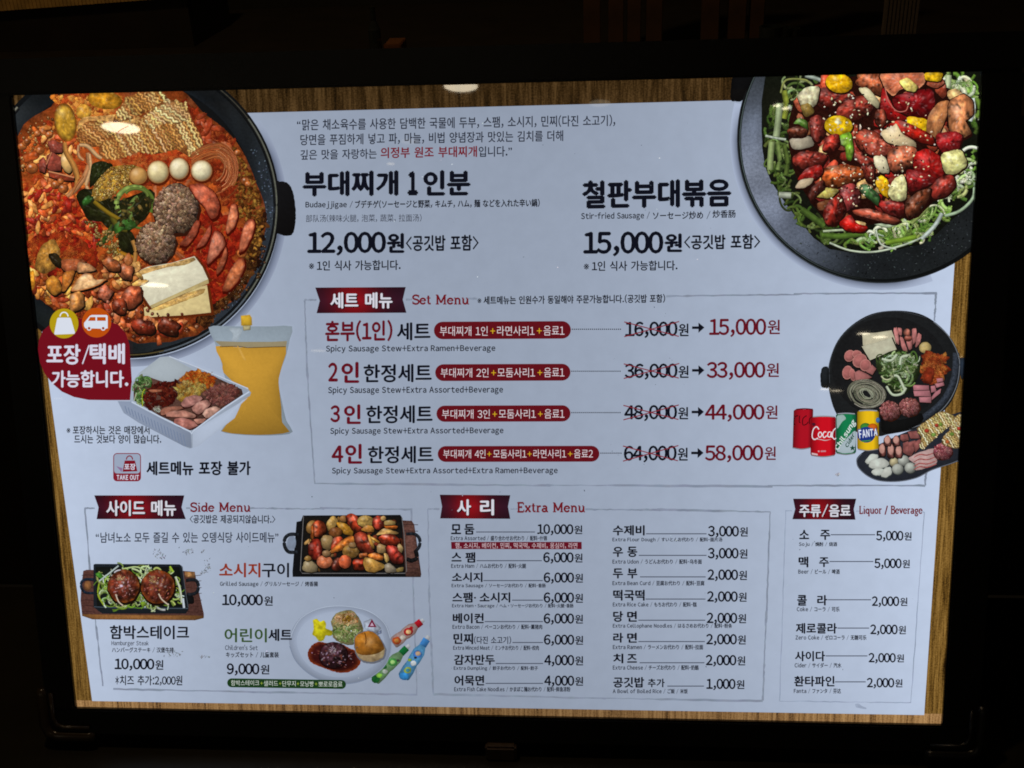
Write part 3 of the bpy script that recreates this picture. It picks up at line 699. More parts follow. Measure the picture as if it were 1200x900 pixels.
LR = [
 ([nm('소', 936.5, 948.3, 620.8, 631.8), nm('주', 961, 973, 620.8, 632.8)], 973.5, 1025.5, 626.6, '5,000', 1026.6, 1058.7, 621.8, 634.8, 'Soju / 燒酎 / 烧酒', 981, 635, 641),
 ([nm('맥', 935.7, 947.3, 652.2, 665), nm('주', 959.7, 971.5, 653, 664.6)], 972, 1023.5, 658, '5,000', 1024.6, 1056.6, 654.2, 667.2, 'Beer / ビール / 啤酒', 984, 666.8, 672.8),
 ([nm('콜', 934, 945.7, 697.2, 709.8), nm('라', 957.5, 969.7, 697.2, 709.6)], 970, 1020.7, 702.8, '2,000', 1021.6, 1053.8, 698.6, 711.6, 'Coke / コーラ / 可乐', 984, 710.8, 716.8),
 ([nm('제로콜라', 932.5, 981, 730, 742.6)], 981.5, 1018.5, 736, '2,000', 1019.7, 1052, 731.6, 744.7, 'Zero Coke / ゼロコーラ / 无糖可乐', 1015.5, 744, 750),
 ([nm('사이다', 931.5, 967, 762.8, 775)], 967.5, 1016.5, 768.6, '2,000', 1017.7, 1049.8, 765, 777.6, 'Cider / サイダー / 汽水', 986, 776.6, 782.6),
 ([nm('환타파인', 930.5, 978, 792, 804.6)], 978.5, 1014.5, 799, '2,000', 1015.7, 1048, 794.2, 806.9, 'Fanta / ファンタ / 芬达', 985.5, 806.6, 812.6),
]
for e in LR: row(LIQ, *e, ww=8.8)
# ================================================================== printed food pictures
Z0 = ZT + 3e-5; Z[0] = Z0
MOTT[0] = .24; MOTT[1] = .7; TONE[0] = 1.13; TONE[1] = .07
def picture(name, label, pts, col, **kw):
    return blob(name, ROOT, pts, col, raw=True, label=label, **kw)
def soft_shadow(parent_name, pts, col=(112, 120, 138)):
    pass
# ---------------- stew bowl, top left
crop(0, 80, 10/3)
BC = (500, 540)                      # bowl centre in crop units
def bpt(r, a): return (BC[0]+r*math.cos(math.radians(a)), BC[1]+r*math.sin(math.radians(a)))
halo = Sheet('printed_shadow', ROOT, label='soft grey shadow printed round the stew bowl')
hp_ = []; hc = []; N = 60
for j, (r, c) in enumerate(((588, (84, 92, 110)), (602, (120, 130, 152)), (618, (146, 156, 178)))):
    for i in range(N): hp_.append(P(*[q+(8 if k else 4) for k, q in enumerate(bpt(r, -34+134*i/(N-1)))])); e_ = min(1, 9*min(i, N-1-i)/N); hc.append((*[p*(1-e_)+q*e_ for p, q in zip((156, 167, 187), c)], 0))
halo.add(hp_, hc, [(j*N+i, (j+1)*N+i, (j+1)*N+i+1, j*N+i+1) for j in (0, 1) for i in range(N-1)]); halo.done()
STEW = picture('stew_picture', 'printed picture of bubbling sausage stew in a black bowl', [bpt(593, 360*i/90) for i in range(90)], (13, 15, 17), sh=.2, edge=.1, grain=.12, rings=3)
blob('bowl_handle', STEW, [(1066, 448), (1090, 442), (1120, 446), (1140, 470), (1152, 520), (1156, 580), (1150, 630), (1138, 652), (1110, 654), (1085, 645), (1068, 640)], (12, 12, 14), sh=.5, edge=.1, k=3)
def ringarc(name, r, a0, a1, w, col, n=40, var=.15, grain=.3, cx=0, cy=0):
    S = Sheet(name, STEW); pts = [tuple(q+o for q, o in zip(bpt(r, a0+(a1-a0)*i/n), (cx, cy))) for i in range(n+1)]
    ribbon(S, pts, w, col, edge=.35, grain=grain, sm=False); return S.done()
WK = .86
def wallring(parent, pt, r0, r1, keys, c_in, n=96, name='bowl_wall', g=.25):
    S = Sheet(name, parent); V = []; cc = []; lo, hi = keys[0][0], keys[-1][0]
    for i in range(n+1):
        a = lo+(hi-lo)*i/n
        for (a0, k0), (a1, k1) in zip(keys, keys[1:]):
            if a0 <= a <= a1: u = (a-a0)/(a1-a0); kc = [(p+(q-p)*u)*WK for p, q in zip(k0, k1)]; break
        for j in range(5):
            t = j/4; V.append(P(*pt(r0+(r1-r0)*t, a))); w_ = math.sin(math.pi*min(1, t*.62))
            m = 1+.25*_ns.noise(Vector((a*.09, t*2, 3))); cc.append((*[(p+(q-p)*w_)*m for p, q in zip(c_in, kc)], g))
    S.add(V, cc, [(5*i+j, 5*i+j+1, 5*i+j+6, 5*i+j+5) for i in range(n) for j in range(4)]); return S.done()
wallring(STEW, bpt, 500, 574, [(-180, (74, 82, 88)), (-150, (58, 65, 70)), (-130, (26, 29, 31)), (-60, (21, 22, 23)), (-30, (32, 37, 41)), (0, (54, 62, 72)), (45, (50, 58, 68)), (72, (42, 49, 55)), (95, (26, 31, 31)), (150, (24, 30, 32)), (180, (60, 72, 82))], (22, 26, 30))
ringarc('bowl_rim', 581, -62, -35, 5, (60, 58, 50)); ringarc('bowl_rim', 581, -36, 40, 7, (92, 94, 84)); ringarc('bowl_rim', 582, 38, 78, 7, (84, 92, 100)); ringarc('bowl_rim', 580, 76, 112, 5, (84, 74, 44)); ringarc('bowl_rim', 580, -178, -138, 8, (120, 118, 104))
ringarc('bowl_rim', 571, -60, 80, 5, (12, 13, 14)); ringarc('bowl_rim', 570, -178, -138, 6, (16, 16, 18))
scatter('bowl_wall_speckle', STEW, [bpt(528, a) for a in range(-28, 62, 6)]+[bpt(566, a) for a in range(60, -30, -6)], 260, 1.5, 3, [(84, 98, 116), (30, 36, 44)], grain=0)
BR = [(640, 60), (730, 100), (790, 170), (850, 215), (905, 265), (945, 320), (975, 380), (1002, 450), (1030, 520), (1042, 590), (1030, 660), (1012, 720), (1014, 756), (975, 826), (955, 862), (923, 899), (880, 930), (832, 971), (819, 1010), (790, 1026), (767, 1044),
      (720, 1052), (664, 1070), (600, 1070), (539, 1075), (508, 1062), (430, 1050), (350, 1020), (270, 980), (207, 940), (166, 909), (135, 885), (60, 800), (-20, 600), (30, 360), (72, 262), (100, 212), (150, 178), (200, 150), (236, 100), (300, 60), (450, 30)]
blob('stew_broth', STEW, BR, (140, 58, 18), k=3, sh=.1, edge=.35, mott=.25, grain=.5, rings=8, var=.12, ep=6)
RGN = {
 'l_orange': ([(60, 300), (180, 200), (330, 300), (330, 520), (180, 640), (70, 600)], [(176, 84, 30), (196, 112, 44), (150, 52, 18), (120, 34, 12)]),
 'l_red': ([(80, 480), (260, 470), (400, 580), (380, 720), (250, 760), (110, 740)], [(150, 30, 12), (176, 56, 20), (110, 16, 10), (196, 96, 36)]),
 'low_l': ([(110, 650), (280, 640), (330, 900), (300, 980), (180, 905), (120, 820)], [(150, 84, 28), (120, 52, 18), (176, 116, 42), (90, 34, 12)]),
 'low_m': ([(280, 860), (560, 860), (600, 1060), (430, 1040), (300, 985)], [(112, 40, 16), (88, 24, 10), (140, 60, 26), (60, 16, 8)]),
 'top': ([(210, 110), (460, 90), (480, 200), (390, 300), (250, 260)], [(190, 110, 36), (170, 70, 24), (205, 140, 56), (130, 44, 16)]),
 'right': ([(700, 120), (900, 270), (960, 420), (900, 560), (760, 300)], [(120, 36, 12), (96, 26, 10), (142, 62, 24)]),
 'redpool': ([(720, 600), (860, 560), (960, 640), (920, 860), (820, 960), (720, 760)], [(124, 24, 10), (140, 36, 14), (104, 16, 8)]),
 'midr': ([(480, 340), (760, 330), (780, 430), (520, 450)], [(150, 50, 18), (116, 30, 12), (170, 82, 34)]),
}
RGN['all_low'] = ([(300, 700), (560, 760), (800, 960), (770, 1025), (560, 1060), (400, 1035)], [(124, 50, 18), (96, 32, 12), (150, 78, 30), (66, 20, 10)])
RGN['rim_r'] = ([(900, 880), (960, 700), (1020, 560), (1036, 600), (1004, 760), (930, 880), (860, 940), (800, 1010), (770, 980)], [(60, 30, 12), (36, 16, 8), (96, 56, 22), (26, 12, 8)])
for nm_, (pl, cl) in RGN.items():
    scatter('broth_fleck', STEW, pl, 420, 4, 14, cl, el=1.2, grain=.3, sides=8, edge=.12, var=.14)
scatter('broth_foam', STEW, [(905, 300), (960, 380), (1000, 460), (1026, 560), (1016, 680), (995, 770), (950, 750), (985, 640), (930, 560), (915, 430)], 330, 3, 9, [(132, 84, 26), (156, 108, 40), (90, 48, 14), (70, 34, 10)], grain=.3)
scatter('broth_foam', STEW, [(80, 250), (150, 185), (240, 200), (270, 320), (180, 400), (90, 420)], 90, 4, 9, [(190, 138, 72), (150, 92, 38), (120, 64, 22)], grain=.3, ring=True)
scatter('broth_foam', STEW, [(120, 800), (200, 850), (300, 940), (300, 985), (190, 915), (140, 870)], 90, 3, 8, [(160, 106, 44), (130, 74, 26)], grain=.3, ring=True)
# potato, top yellow slices
for pl, n_, cl in (([(70, 300), (170, 220), (300, 300), (300, 480), (200, 600), (85, 560)], 46, [(180, 92, 34), (150, 58, 22), (200, 124, 56)]),
        ([(80, 480), (260, 470), (400, 600), (370, 720), (250, 740), (110, 700)], 70, [(170, 60, 20), (140, 28, 14), (200, 110, 44), (120, 20, 10), (196, 120, 50)]),
        ([(760, 160), (860, 240), (900, 300), (790, 300)], 14, [(150, 60, 26), (120, 40, 16)])):
    for _ in range(n_):
        x, y = rpt(pl); r = random.uniform(8, 20); a = random.uniform(0, 180)
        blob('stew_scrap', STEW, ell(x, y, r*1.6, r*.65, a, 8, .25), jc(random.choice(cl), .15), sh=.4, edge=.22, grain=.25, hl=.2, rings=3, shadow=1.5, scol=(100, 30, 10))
blob('potato_slice', STEW, ell(258, 212, 44, 76, -8, 14), (186, 136, 34), hl=.25, hp=(-.2, -.5), grain=.25, sh=.2, rim=(120, 60, 16), k=2)
blob('potato_slice', STEW, ell(412, 124, 68, 36, 8, 12), (176, 116, 22), grain=.35, sh=.2, k=2)
blob('potato_slice', STEW, ell(330, 170, 30, 30, 8, 10), (190, 130, 40), grain=.35, sh=.3, hl=.3, k=2)
blob('foam_patch', STEW, [(305, 215), (330, 190), (420, 185), (520, 170), (560, 200), (470, 240), (400, 290), (330, 290), (308, 262)], (176, 126, 66), grain=.6, edge=.1, var=.1, k=3)
# ramen blocks: crimped strands
def ramen(name, polys, ang, pitch, w, amp, wl, cols, back):
    blk = blob(name, STEW, polys, back, grain=.5, edge=.2, k=3); k = 0
    cx = sum(p[0] for p in polys)/len(polys); cy = sum(p[1] for p in polys)/len(polys); ca, sa = math.cos(math.radians(ang)), math.sin(math.radians(ang))
    S = Sheet('noodle_strand', STEW, kind='stuff'); run = 0
    for i in range(-60, 61):
        o = i*pitch; cur = []; ph = random.uniform(-.6, .6)+(i % 2)*.4
        for j in range(-200, 201):
            t = j*wl/8
            u = t; nn = _ns.noise(Vector((t*.02, o*.03, 2))); v = o+amp*(.75+.9*nn)*math.sin(2*math.pi*t/wl+ph+3.2*_ns.noise(Vector((t*.012, o*.06, 7))))+9*_ns.noise(Vector((t*.014, o*.014, 1)))
            x, y = cx+u*ca-v*sa, cy+u*sa+v*ca
            if inpoly(x+14*_ns.noise(Vector((x*.06, y*.06, 4))), y+14*_ns.noise(Vector((x*.06, y*.06, 6))), polys): cur.append((x, y))
            else:
                if len(cur) > 4: ribbon(S, cur, w*random.uniform(.8, 1.15), jc(random.choice(cols), .14), edge=.62, grain=.12, sm=False, hl=.18)
                cur = []
    S.done()
NC = [(192, 146, 80), (176, 126, 62), (206, 168, 104), (160, 104, 48)]
ramen('ramen_block', [(455, 175), (500, 112), (560, 92), (640, 92), (660, 120), (640, 140), (560, 175), (520, 200), (440, 215)], 55, 13, 10, 4.5, 24, NC, (124, 70, 30))
ramen('ramen_block', [(300, 250), (340, 205), (420, 205), (460, 250), (400, 300), (360, 310), (310, 290)], 40, 13, 8, 4, 22, [(186, 136, 72), (160, 104, 48)], (130, 74, 30))
ramen('ramen_block', [(388, 330), (405, 285), (470, 250), (540, 205), (600, 152), (660, 124), (725, 138), (752, 200), (782, 255), (796, 300), (750, 350), (730, 310), (640, 330), (600, 336), (540, 328), (480, 352), (410, 356)], 62, 13, 10, 4.5, 24, NC, (132, 74, 32))
ramen('ramen_block', [(560, 205), (605, 158), (660, 128), (720, 140), (745, 195), (700, 220), (640, 215), (600, 240)], 35, 13, 9, 5, 24, [(206, 176, 120), (190, 150, 92)], (150, 100, 54))
# vermicelli
S = Sheet('glass_noodle', STEW, kind='stuff')
for i in range(46):
    r = random.uniform(.55, 1.05); o = random.uniform(-12, 12)
    a0 = random.uniform(-85, -30); a1 = a0+random.uniform(60, 130)
    ribbon(S, [(838+o+92*r*math.cos(math.radians(a0+(a1-a0)*k/8)), 395+o+104*r*math.sin(math.radians(a0+(a1-a0)*k/8))) for k in range(9)], random.uniform(2.5, 5), jc(random.choice([(148, 76, 42), (120, 54, 26), (178, 112, 70)]), .15), k=2)
for i in range(16):
    y = 300+i*4; ribbon(S, [(750, y+30), (800, y+random.uniform(-6, 10)), (860, y-6), (905, y+20+i*3)], 3.5, jc((150, 80, 40), .2), k=3)
S.done()
# spam cubes
for pts in ([(188, 285), (212, 280), (250, 296), (246, 330), (200, 330)], [(186, 340), (206, 327), (246, 350), (240, 400), (196, 402), (182, 380)], [(155, 360), (172, 345), (186, 372), (178, 410), (156, 400)]):
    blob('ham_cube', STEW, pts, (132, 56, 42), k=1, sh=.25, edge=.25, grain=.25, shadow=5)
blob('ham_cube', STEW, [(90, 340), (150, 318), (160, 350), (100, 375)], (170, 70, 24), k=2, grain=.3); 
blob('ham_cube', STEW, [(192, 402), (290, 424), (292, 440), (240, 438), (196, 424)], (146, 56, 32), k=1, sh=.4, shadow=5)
strand('ham_edge', STEW, [(192, 403), (240, 414), (292, 427)], 6, (206, 136, 92))
strand('ham_edge', STEW, [(184, 376), (205, 328)], 5, (190, 120, 84))
blob('rice_cake', STEW, ell(264, 368, 22, 42, -12, 12), (206, 160, 92), hl=.3, grain=.15, shadow=4, k=2)
for c in ((90, 305, 16), (105, 290, 14), (160, 320, 16), (128, 390, 22), (110, 285, 12), (220, 455, 17), (250, 470, 19), (240, 440, 12), (150, 255, 13), (195, 260, 14), (960, 440, 16), (970, 452, 12), (930, 330, 13), (946, 722, 18), (155, 858, 13), (240, 860, 12), (530, 1020, 20), (560, 1030, 15), (450, 975, 14), (410, 985, 12)):
    blob('broth_bubble', STEW, ell(c[0], c[1], c[2]*1.15, c[2]*1.05, 0, 12), (84, 34, 12), raw=True, edge=0, rings=1)
    blob('broth_bubble', STEW, ell(c[0], c[1], c[2], c[2]*.9, 0, 12), (146, 74, 30), raw=True, sh=.45, edge=.1, hl=.75, hp=(-.3, -.35), hw=.2, ep=1, rings=5)
# leek / mushroom strips, left middle
for pts, w_, c in (([(255, 290), (262, 330), (290, 380), (305, 430), (300, 470)], 22, (182, 124, 60)), ([(312, 300), (345, 305), (380, 340), (400, 352)], 16, (200, 158, 110)),
                   ([(345, 330), (350, 380), (330, 430), (295, 475), (265, 500)], 22, (186, 128, 84)), ([(352, 335), (356, 400), (340, 455), (352, 480)], 15, (206, 160, 112)), ([(330, 420), (300, 460), (280, 500)], 10, (176, 108, 60)), ([(310, 300), (310, 340), (330, 360)], 12, (190, 140, 96))):
    strand('leek_strip', STEW, pts, w_, c, edge=.5, grain=.2, taper=.3)
# dark greens + foam mound
blob('dark_leaf', STEW, [(362, 372), (400, 360), (450, 378), (420, 430), (370, 455), (352, 470), (355, 410)], (30, 34, 12), grain=.5, k=3)
blob('dark_leaf', STEW, [(300, 500), (330, 470), (400, 480), (460, 520), (590, 470), (606, 520), (570, 590), (480, 660), (470, 720), (500, 730), (540, 720), (520, 640), (440, 640), (400, 600), (350, 595), (328, 560)], (28, 28, 10), grain=.5, k=3, sh=.1)
MND = [(362, 500), (372, 455), (405, 415), (440, 385), (520, 378), (572, 400), (585, 440), (520, 470), (470, 470), (440, 500), (390, 520)]
blob('foam_mound', STEW, MND, (160, 116, 38), k=3, grain=.5, edge=.25, var=.1)
scatter('foam_bubble', STEW, MND, 260, 3, 8, [(178, 134, 54), (140, 92, 26), (196, 156, 78)], ring=True)
for cx, cy, rx, ry, c in ((543, 420, 36, 34, (176, 128, 66)), (620, 405, 43, 45, (196, 178, 128)), (702, 392, 39, 43, (198, 184, 144)), (790, 400, 42, 42, (200, 188, 150))):
    blob('quail_egg', STEW, ell(cx, cy, rx, ry, 0, 20), c, raw=True, sh=.35, edge=.28, hl=.3, hw=.35, rim=(140, 86, 40), grain=.12, rings=6, shadow=6, scol=(84, 26, 8))
# leek curls
def curl(parent, cx, cy, rx, ry, a0, a1, w_, c, rot=0, nm='leek_curl', **kw):
    pts = []
    for i in range(13):
        a = math.radians(a0+(a1-a0)*i/12); x, y = rx*math.cos(a), ry*math.sin(a); r = math.radians(rot)
        pts.append((cx+x*math.cos(r)-y*math.sin(r), cy+x*math.sin(r)+y*math.cos(r)))
    return strand(nm, parent, pts, w_, c, k=2, **kw)
curl(STEW, 530, 530, 72, 66, 150, 300, 20, (122, 142, 70), hl=.2); curl(STEW, 530, 530, 72, 66, 290, 390, 16, (84, 104, 40)); curl(STEW, 560, 560, 50, 60, 120, 250, 18, (104, 124, 60)); curl(STEW, 535, 500, 44, 30, 200, 380, 12, (96, 112, 50))
curl(STEW, 500, 560, 60, 70, 90, 170, 22, (92, 84, 26)); curl(STEW, 555, 600, 40, 24, 20, 140, 10, (90, 110, 44)); strand('leek_strip', STEW, [(370, 520), (420, 560), (470, 590)], 16, (130, 104, 26)); strand('leek_strip', STEW, [(380, 690), (410, 660), (440, 610)], 9, (70, 76, 22))
strand('leek_strip', STEW, [(520, 672), (532, 710), (528, 760), (515, 775)], 16, (170, 120, 60)); strand('leek_strip', STEW, [(430, 690), (470, 720), (520, 740)], 20, (160, 110, 28))
blob('green_leaf', STEW, [(322, 520), (345, 495), (372, 502), (350, 530), (330, 540)], (36, 74, 24), k=3, hl=.2)
blob('green_leaf', STEW, [(450, 610), (480, 588), (520, 592), (545, 612), (520, 630), (480, 632), (455, 650), (446, 630)], (48, 84, 28), k=3, hl=.25, sh=.5)
blob('green_leaf', STEW, [(385, 680), (430, 640), (440, 610), (446, 640), (420, 680), (392, 700)], (40, 60, 20), k=3)
scatter('foam_bubble', STEW, [(330, 590), (460, 640), (480, 760), (420, 720), (380, 660)], 110, 3, 9, [(150, 110, 44), (110, 80, 30), (170, 130, 64)], ring=True)
scatter('broth_fleck', STEW, [(430, 500), (600, 500), (600, 600), (470, 640)], 50, 4, 9, [(70, 60, 24), (110, 90, 40), (40, 40, 16)], grain=.2)
# minced-meat balls
def mince(parent, cx, cy, rx, ry, cols, n, r0, r1, base, nm='meat_ball'):
    b = blob(nm, parent, ell(cx, cy, rx, ry, 0, 26, .05), base, raw=True, mat=M_GRAN, grain=.4, sh=.5, edge=.3, shadow=rx*.08, scol=(50, 20, 10))
    S = Sheet('minced_meat', parent, kind='stuff'); pl = ell(cx, cy, rx*.98, ry*.98, 0, 20)
    for i in range(n):
        x, y = rpt(pl); dx, dy = (x-cx)/rx, (y-cy)/ry; r = random.uniform(r0, r1)
        k = (1-.4*(dx*.45+dy*.7))*(1-.3*(dx*dx+dy*dy)**2)
        c = [v*k*1.3 for v in jc(random.choice(cols), .18)]
        pts = ell(x, y, r*random.uniform(.9, 1.5), r*.75, random.uniform(0, 180), 7, .2)
        radial(S, [(p[0]+r*.22, p[1]+r*.3) for p in pts], [v*.5 for v in c], sh=0, edge=0, rings=1, grain=.05)
        radial(S, pts, c, sh=.4, edge=.35, rings=1, grain=.1)
    S.done(); return b
MC = [(140, 108, 82), (112, 82, 60), (160, 128, 102), (92, 64, 44)]
mince(STEW, 690, 548, 88, 96, MC, 520, 4, 8.5, (84, 62, 52)); mince(STEW, 611, 680, 76, 80, MC, 430, 4, 8, (84, 62, 50))
# sausage slices
SG2 = (172, 84, 58)
for pts, c in (([(735, 455), (790, 448), (835, 475), (862, 530), (852, 580), (825, 590), (800, 540), (770, 510)], (168, 76, 50)),
               ([(905, 530), (925, 528), (934, 570), (920, 620), (890, 650), (882, 630), (892, 580)], (182, 100, 66)),
               ([(960, 600), (985, 585), (1000, 600), (990, 650), (960, 710), (935, 722), (938, 670)], (176, 92, 62)),
               ([(770, 590), (785, 600), (770, 650), (735, 695), (700, 690), (735, 650)], (140, 62, 40)),
               ([(825, 605), (828, 640), (805, 690), (765, 705), (790, 665)], (150, 68, 46)),
               ([(845, 630), (872, 650), (885, 690), (850, 735), (815, 768), (808, 755), (820, 700), (832, 650)], (178, 100, 74)),
               ([(885, 690), (892, 730), (875, 780), (850, 808), (845, 790), (865, 745)], (140, 66, 40)),
               ([(930, 745), (955, 740), (960, 775), (935, 830), (895, 872), (868, 868), (885, 820), (905, 780)], (170, 90, 52))):
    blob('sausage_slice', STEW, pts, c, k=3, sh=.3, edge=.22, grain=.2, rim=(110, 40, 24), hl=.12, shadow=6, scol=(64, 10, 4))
# tofu
def tofu(parent, top, side, c, shadow=6):
    o = blob('tofu_slab', parent, top, c, k=1, sh=.08, edge=.05, grain=.07, shadow=shadow, scol=(90, 36, 10))
    if side: blob('tofu_side', parent, side, (170, 150, 98), k=1, sh=.1, edge=.1, grain=.08)
    return o
crop(0, 300, 3.214)
tofu(STEW, [(545, 195), (640, 150), (782, 108), (788, 150), (797, 212), (700, 222), (548, 230)], None, (192, 172, 118))
blob('broth_stain', STEW, [(552, 200), (640, 160), (775, 118), (772, 140), (680, 176), (600, 205)], (182, 142, 76), k=3, grain=.4, edge=.2)
tofu(STEW, [(498, 68), (560, 40), (650, 25), (735, 0), (765, 40), (787, 88), (700, 128), (568, 188), (530, 130)], [(568, 186), (787, 86), (789, 102), (700, 140), (574, 197)], (198, 192, 166))
blob('broth_stain', STEW, [(504, 66), (560, 42), (650, 27), (732, 3), (742, 14), (700, 34), (640, 40), (570, 58), (520, 76)], (186, 146, 84), k=3, grain=.4, edge=.15)
# pork, sausages and kimchi, lower left
for pl, n_, cl in (([(100, -60), (230, -80), (330, -40), (370, 10), (330, 60), (240, 60), (130, 30)], 60, [(196, 74, 22), (166, 34, 14), (210, 120, 44), (140, 20, 10)]),
        ([(110, 30), (260, 100), (420, 200), (400, 250), (250, 200), (120, 130)], 60, [(186, 108, 36), (160, 66, 22), (200, 140, 58), (136, 40, 14)]),
        ([(340, 100), (520, 120), (560, 240), (700, 250), (640, 320), (480, 310), (380, 220)], 50, [(160, 66, 26), (130, 38, 16), (176, 96, 46)]),
        ([(440, 0), (520, 20), (540, 120), (440, 110), (380, 40)], 30, [(150, 84, 36), (170, 120, 56)])):
    for _ in range(n_):
        x, y = rpt(pl); r = random.uniform(9, 21); a = random.uniform(0, 180)
        blob('stew_scrap', STEW, ell(x, y, r*1.5, r*.7, a, 8, .25), jc(random.choice(cl), .15), sh=.4, edge=.22, grain=.25, hl=.2, rings=3, shadow=1.5, scol=(80, 26, 10))
scatter('kimchi_shred', STEW, [(100, -60), (230, -80), (330, -40), (370, 10), (330, 60), (240, 60), (130, 30)], 200, 7, 20, [(170, 56, 18), (140, 28, 12), (196, 96, 34), (110, 16, 10)], el=1.6, grain=.35, sides=8)
blob('kimchi_leaf', STEW, [(135, 40), (160, -40), (210, -70), (235, -20), (225, 40), (170, 70)], (160, 108, 40), k=3, grain=.5)
blob('kimchi_leaf', STEW, [(185, -8), (220, -14), (245, 20), (235, 50), (205, 30)], (34, 26, 12), k=3, grain=.4)
blob('kimchi_leaf', STEW, [(115, 60), (135, 50), (140, 110), (128, 130), (112, 90)], (206, 130, 30), k=3, grain=.3)
for pts, c in (([(180, 90), (205, 70), (232, 90), (240, 130), (210, 150), (180, 120)], (170, 104, 32)), ([(236, 12), (290, 8), (330, 16), (320, 45), (270, 62), (240, 50)], (150, 74, 40)), ([(243, 60), (290, 50), (280, 90), (250, 134), (238, 130)], (164, 92, 32)),
               ([(300, 20), (345, 28), (372, 52), (330, 62), (296, 60)], (176, 120, 76))):
    blob('pork_slice', STEW, pts, c, k=3, grain=.3, shadow=5)
blob('pork_slice', STEW, [(268, 132), (292, 90), (325, 62), (352, 66), (365, 88), (412, 84), (380, 108), (320, 128)], (216, 166, 112), k=2, grain=.15, hl=.25, shadow=6, rim=(170, 90, 40))
for cx, cy, rx, ry, c in ((400, 140, 30, 28, (190, 96, 64)), (296, 172, 32, 36, (180, 112, 52)), (505, 150, 36, 44, (168, 72, 40)), (480, 60, 30, 30, (176, 90, 50)), (430, 30, 34, 26, (170, 84, 40)), (455, 190, 32, 30, (140, 50, 24)), (545, 265, 40, 30, (120, 36, 18)), (640, 262, 44, 32, (100, 34, 16))):
    blob('stew_chunk', STEW, ell(cx, cy, rx, ry, 20, 11, .2), c, k=2, cyl=.5, grain=.35, hl=.35, hp=(-.3, -.4), hw=.2, sh=.5, shadow=5)
scatter('broth_bubble_small', STEW, [(360, 160), (560, 200), (800, 230), (720, 300), (520, 320), (420, 260)], 36, 4, 9, [(120, 60, 34), (90, 34, 18), (150, 92, 60)], ring=True)
scatter('broth_bubble_small', STEW, [(880, 120), (960, 20), (1000, -60), (1010, 40), (930, 130), (860, 200), (800, 230)], 34, 3, 8, [(96, 60, 26), (70, 36, 16)], ring=True)
# ---------------- stir-fry plate, top right
Z_STEW = Z[0]; Z[0] = Z0; MOTT[0] = .26; MOTT[1] = .9; TONE[0] = 1.1; TONE[1] = .02
crop(840, 70, 10/3)
halo = Sheet('printed_shadow', ROOT, label='soft grey shadow printed round the stir-fry plate'); hp_ = []; hc = []
def ppt(r, a): return (642+r*math.cos(math.radians(a)), 310+r*math.sin(math.radians(a)))
for j, (r, c) in enumerate(((560, (90, 98, 116)), (572, (128, 138, 160)), (590, (166, 178, 202)))):
    for i in range(60): hp_.append(P(*ppt(r, 70+124*i/59))); e_ = min(1, 9*min(i, 59-i)/60); hc.append((*[p*(1-e_)+q*e_ for p, q in zip((172, 184, 208), c)], 0))
halo.add(hp_, hc, [(j*60+i, (j+1)*60+i, (j+1)*60+i+1, j*60+i+1) for j in (0, 1) for i in range(59)]); halo.done()
PLT = picture('stir_fry_picture', 'printed picture of sausage stir-fry on a round black plate', [ppt(563, 4*i) for i in range(90)], (14, 17, 18), sh=.2, edge=.1, grain=.12, rings=3)
blob('plate_handle', PLT, [(50, 160), (60, 60), (90, 20), (180, 20), (120, 120), (98, 165)], (12, 12, 13), k=2)
def pr(r0, r1, a0, a1, c0, c1, n=30, nm='plate_wall', g=.3):
    S = Sheet(nm, PLT); V = []; cc = []
    for i in range(n+1):
        a = a0+(a1-a0)*i/n; f = math.sin(math.pi*i/n)**.6
        for k in range(4):
            r = r0+(r1-r0)*k/3; V.append(P(*ppt(r, a))); c = [q+(w_-q)*f*(k/3) for q, w_ in zip(c0, c1)]; cc.append((*c, g))
    S.add(V, cc, [(4*i+k, 4*i+k+1, 4*i+k+5, 4*i+k+4) for i in range(n) for k in range(3)]); return S.done()
wallring(PLT, ppt, 360, 547, [(0, (34, 38, 41)), (30, (36, 40, 43)), (70, (31, 35, 37)), (100, (32, 36, 40)), (120, (84, 92, 106)), (140, (132, 142, 164)), (165, (158, 168, 190)), (185, (120, 130, 150)), (205, (66, 72, 80)), (225, (40, 44, 47)), (300, (36, 40, 42))], (17, 19, 19), name='plate_wall', g=.3)
pr(548, 553, 96, 250, (20, 22, 22), (96, 112, 112), nm='plate_rim', g=0); pr(557, 562, 60, 200, (14, 15, 16), (62, 70, 74), nm='plate_rim', g=0)
scatter('plate_speckle', PLT, [ppt(420, a) for a in range(40, 130, 10)]+[ppt(545, a) for a in range(130, 30, -10)], 260, 1.2, 3, [(52, 58, 62), (70, 78, 80), (10, 11, 12)], grain=0)
INN = [(190, 60), (300, 20), (1020, 10), (1020, 480), (990, 560), (900, 640), (800, 720), (620, 750), (440, 740), (330, 640), (240, 520), (190, 420), (175, 280)]
blob('plate_shade', PLT, INN, (16, 18, 12), k=3, grain=.4, edge=.1)
GR1 = [(120, 146, 70), (160, 180, 112), (88, 120, 46), (66, 94, 36), (196, 206, 168)]
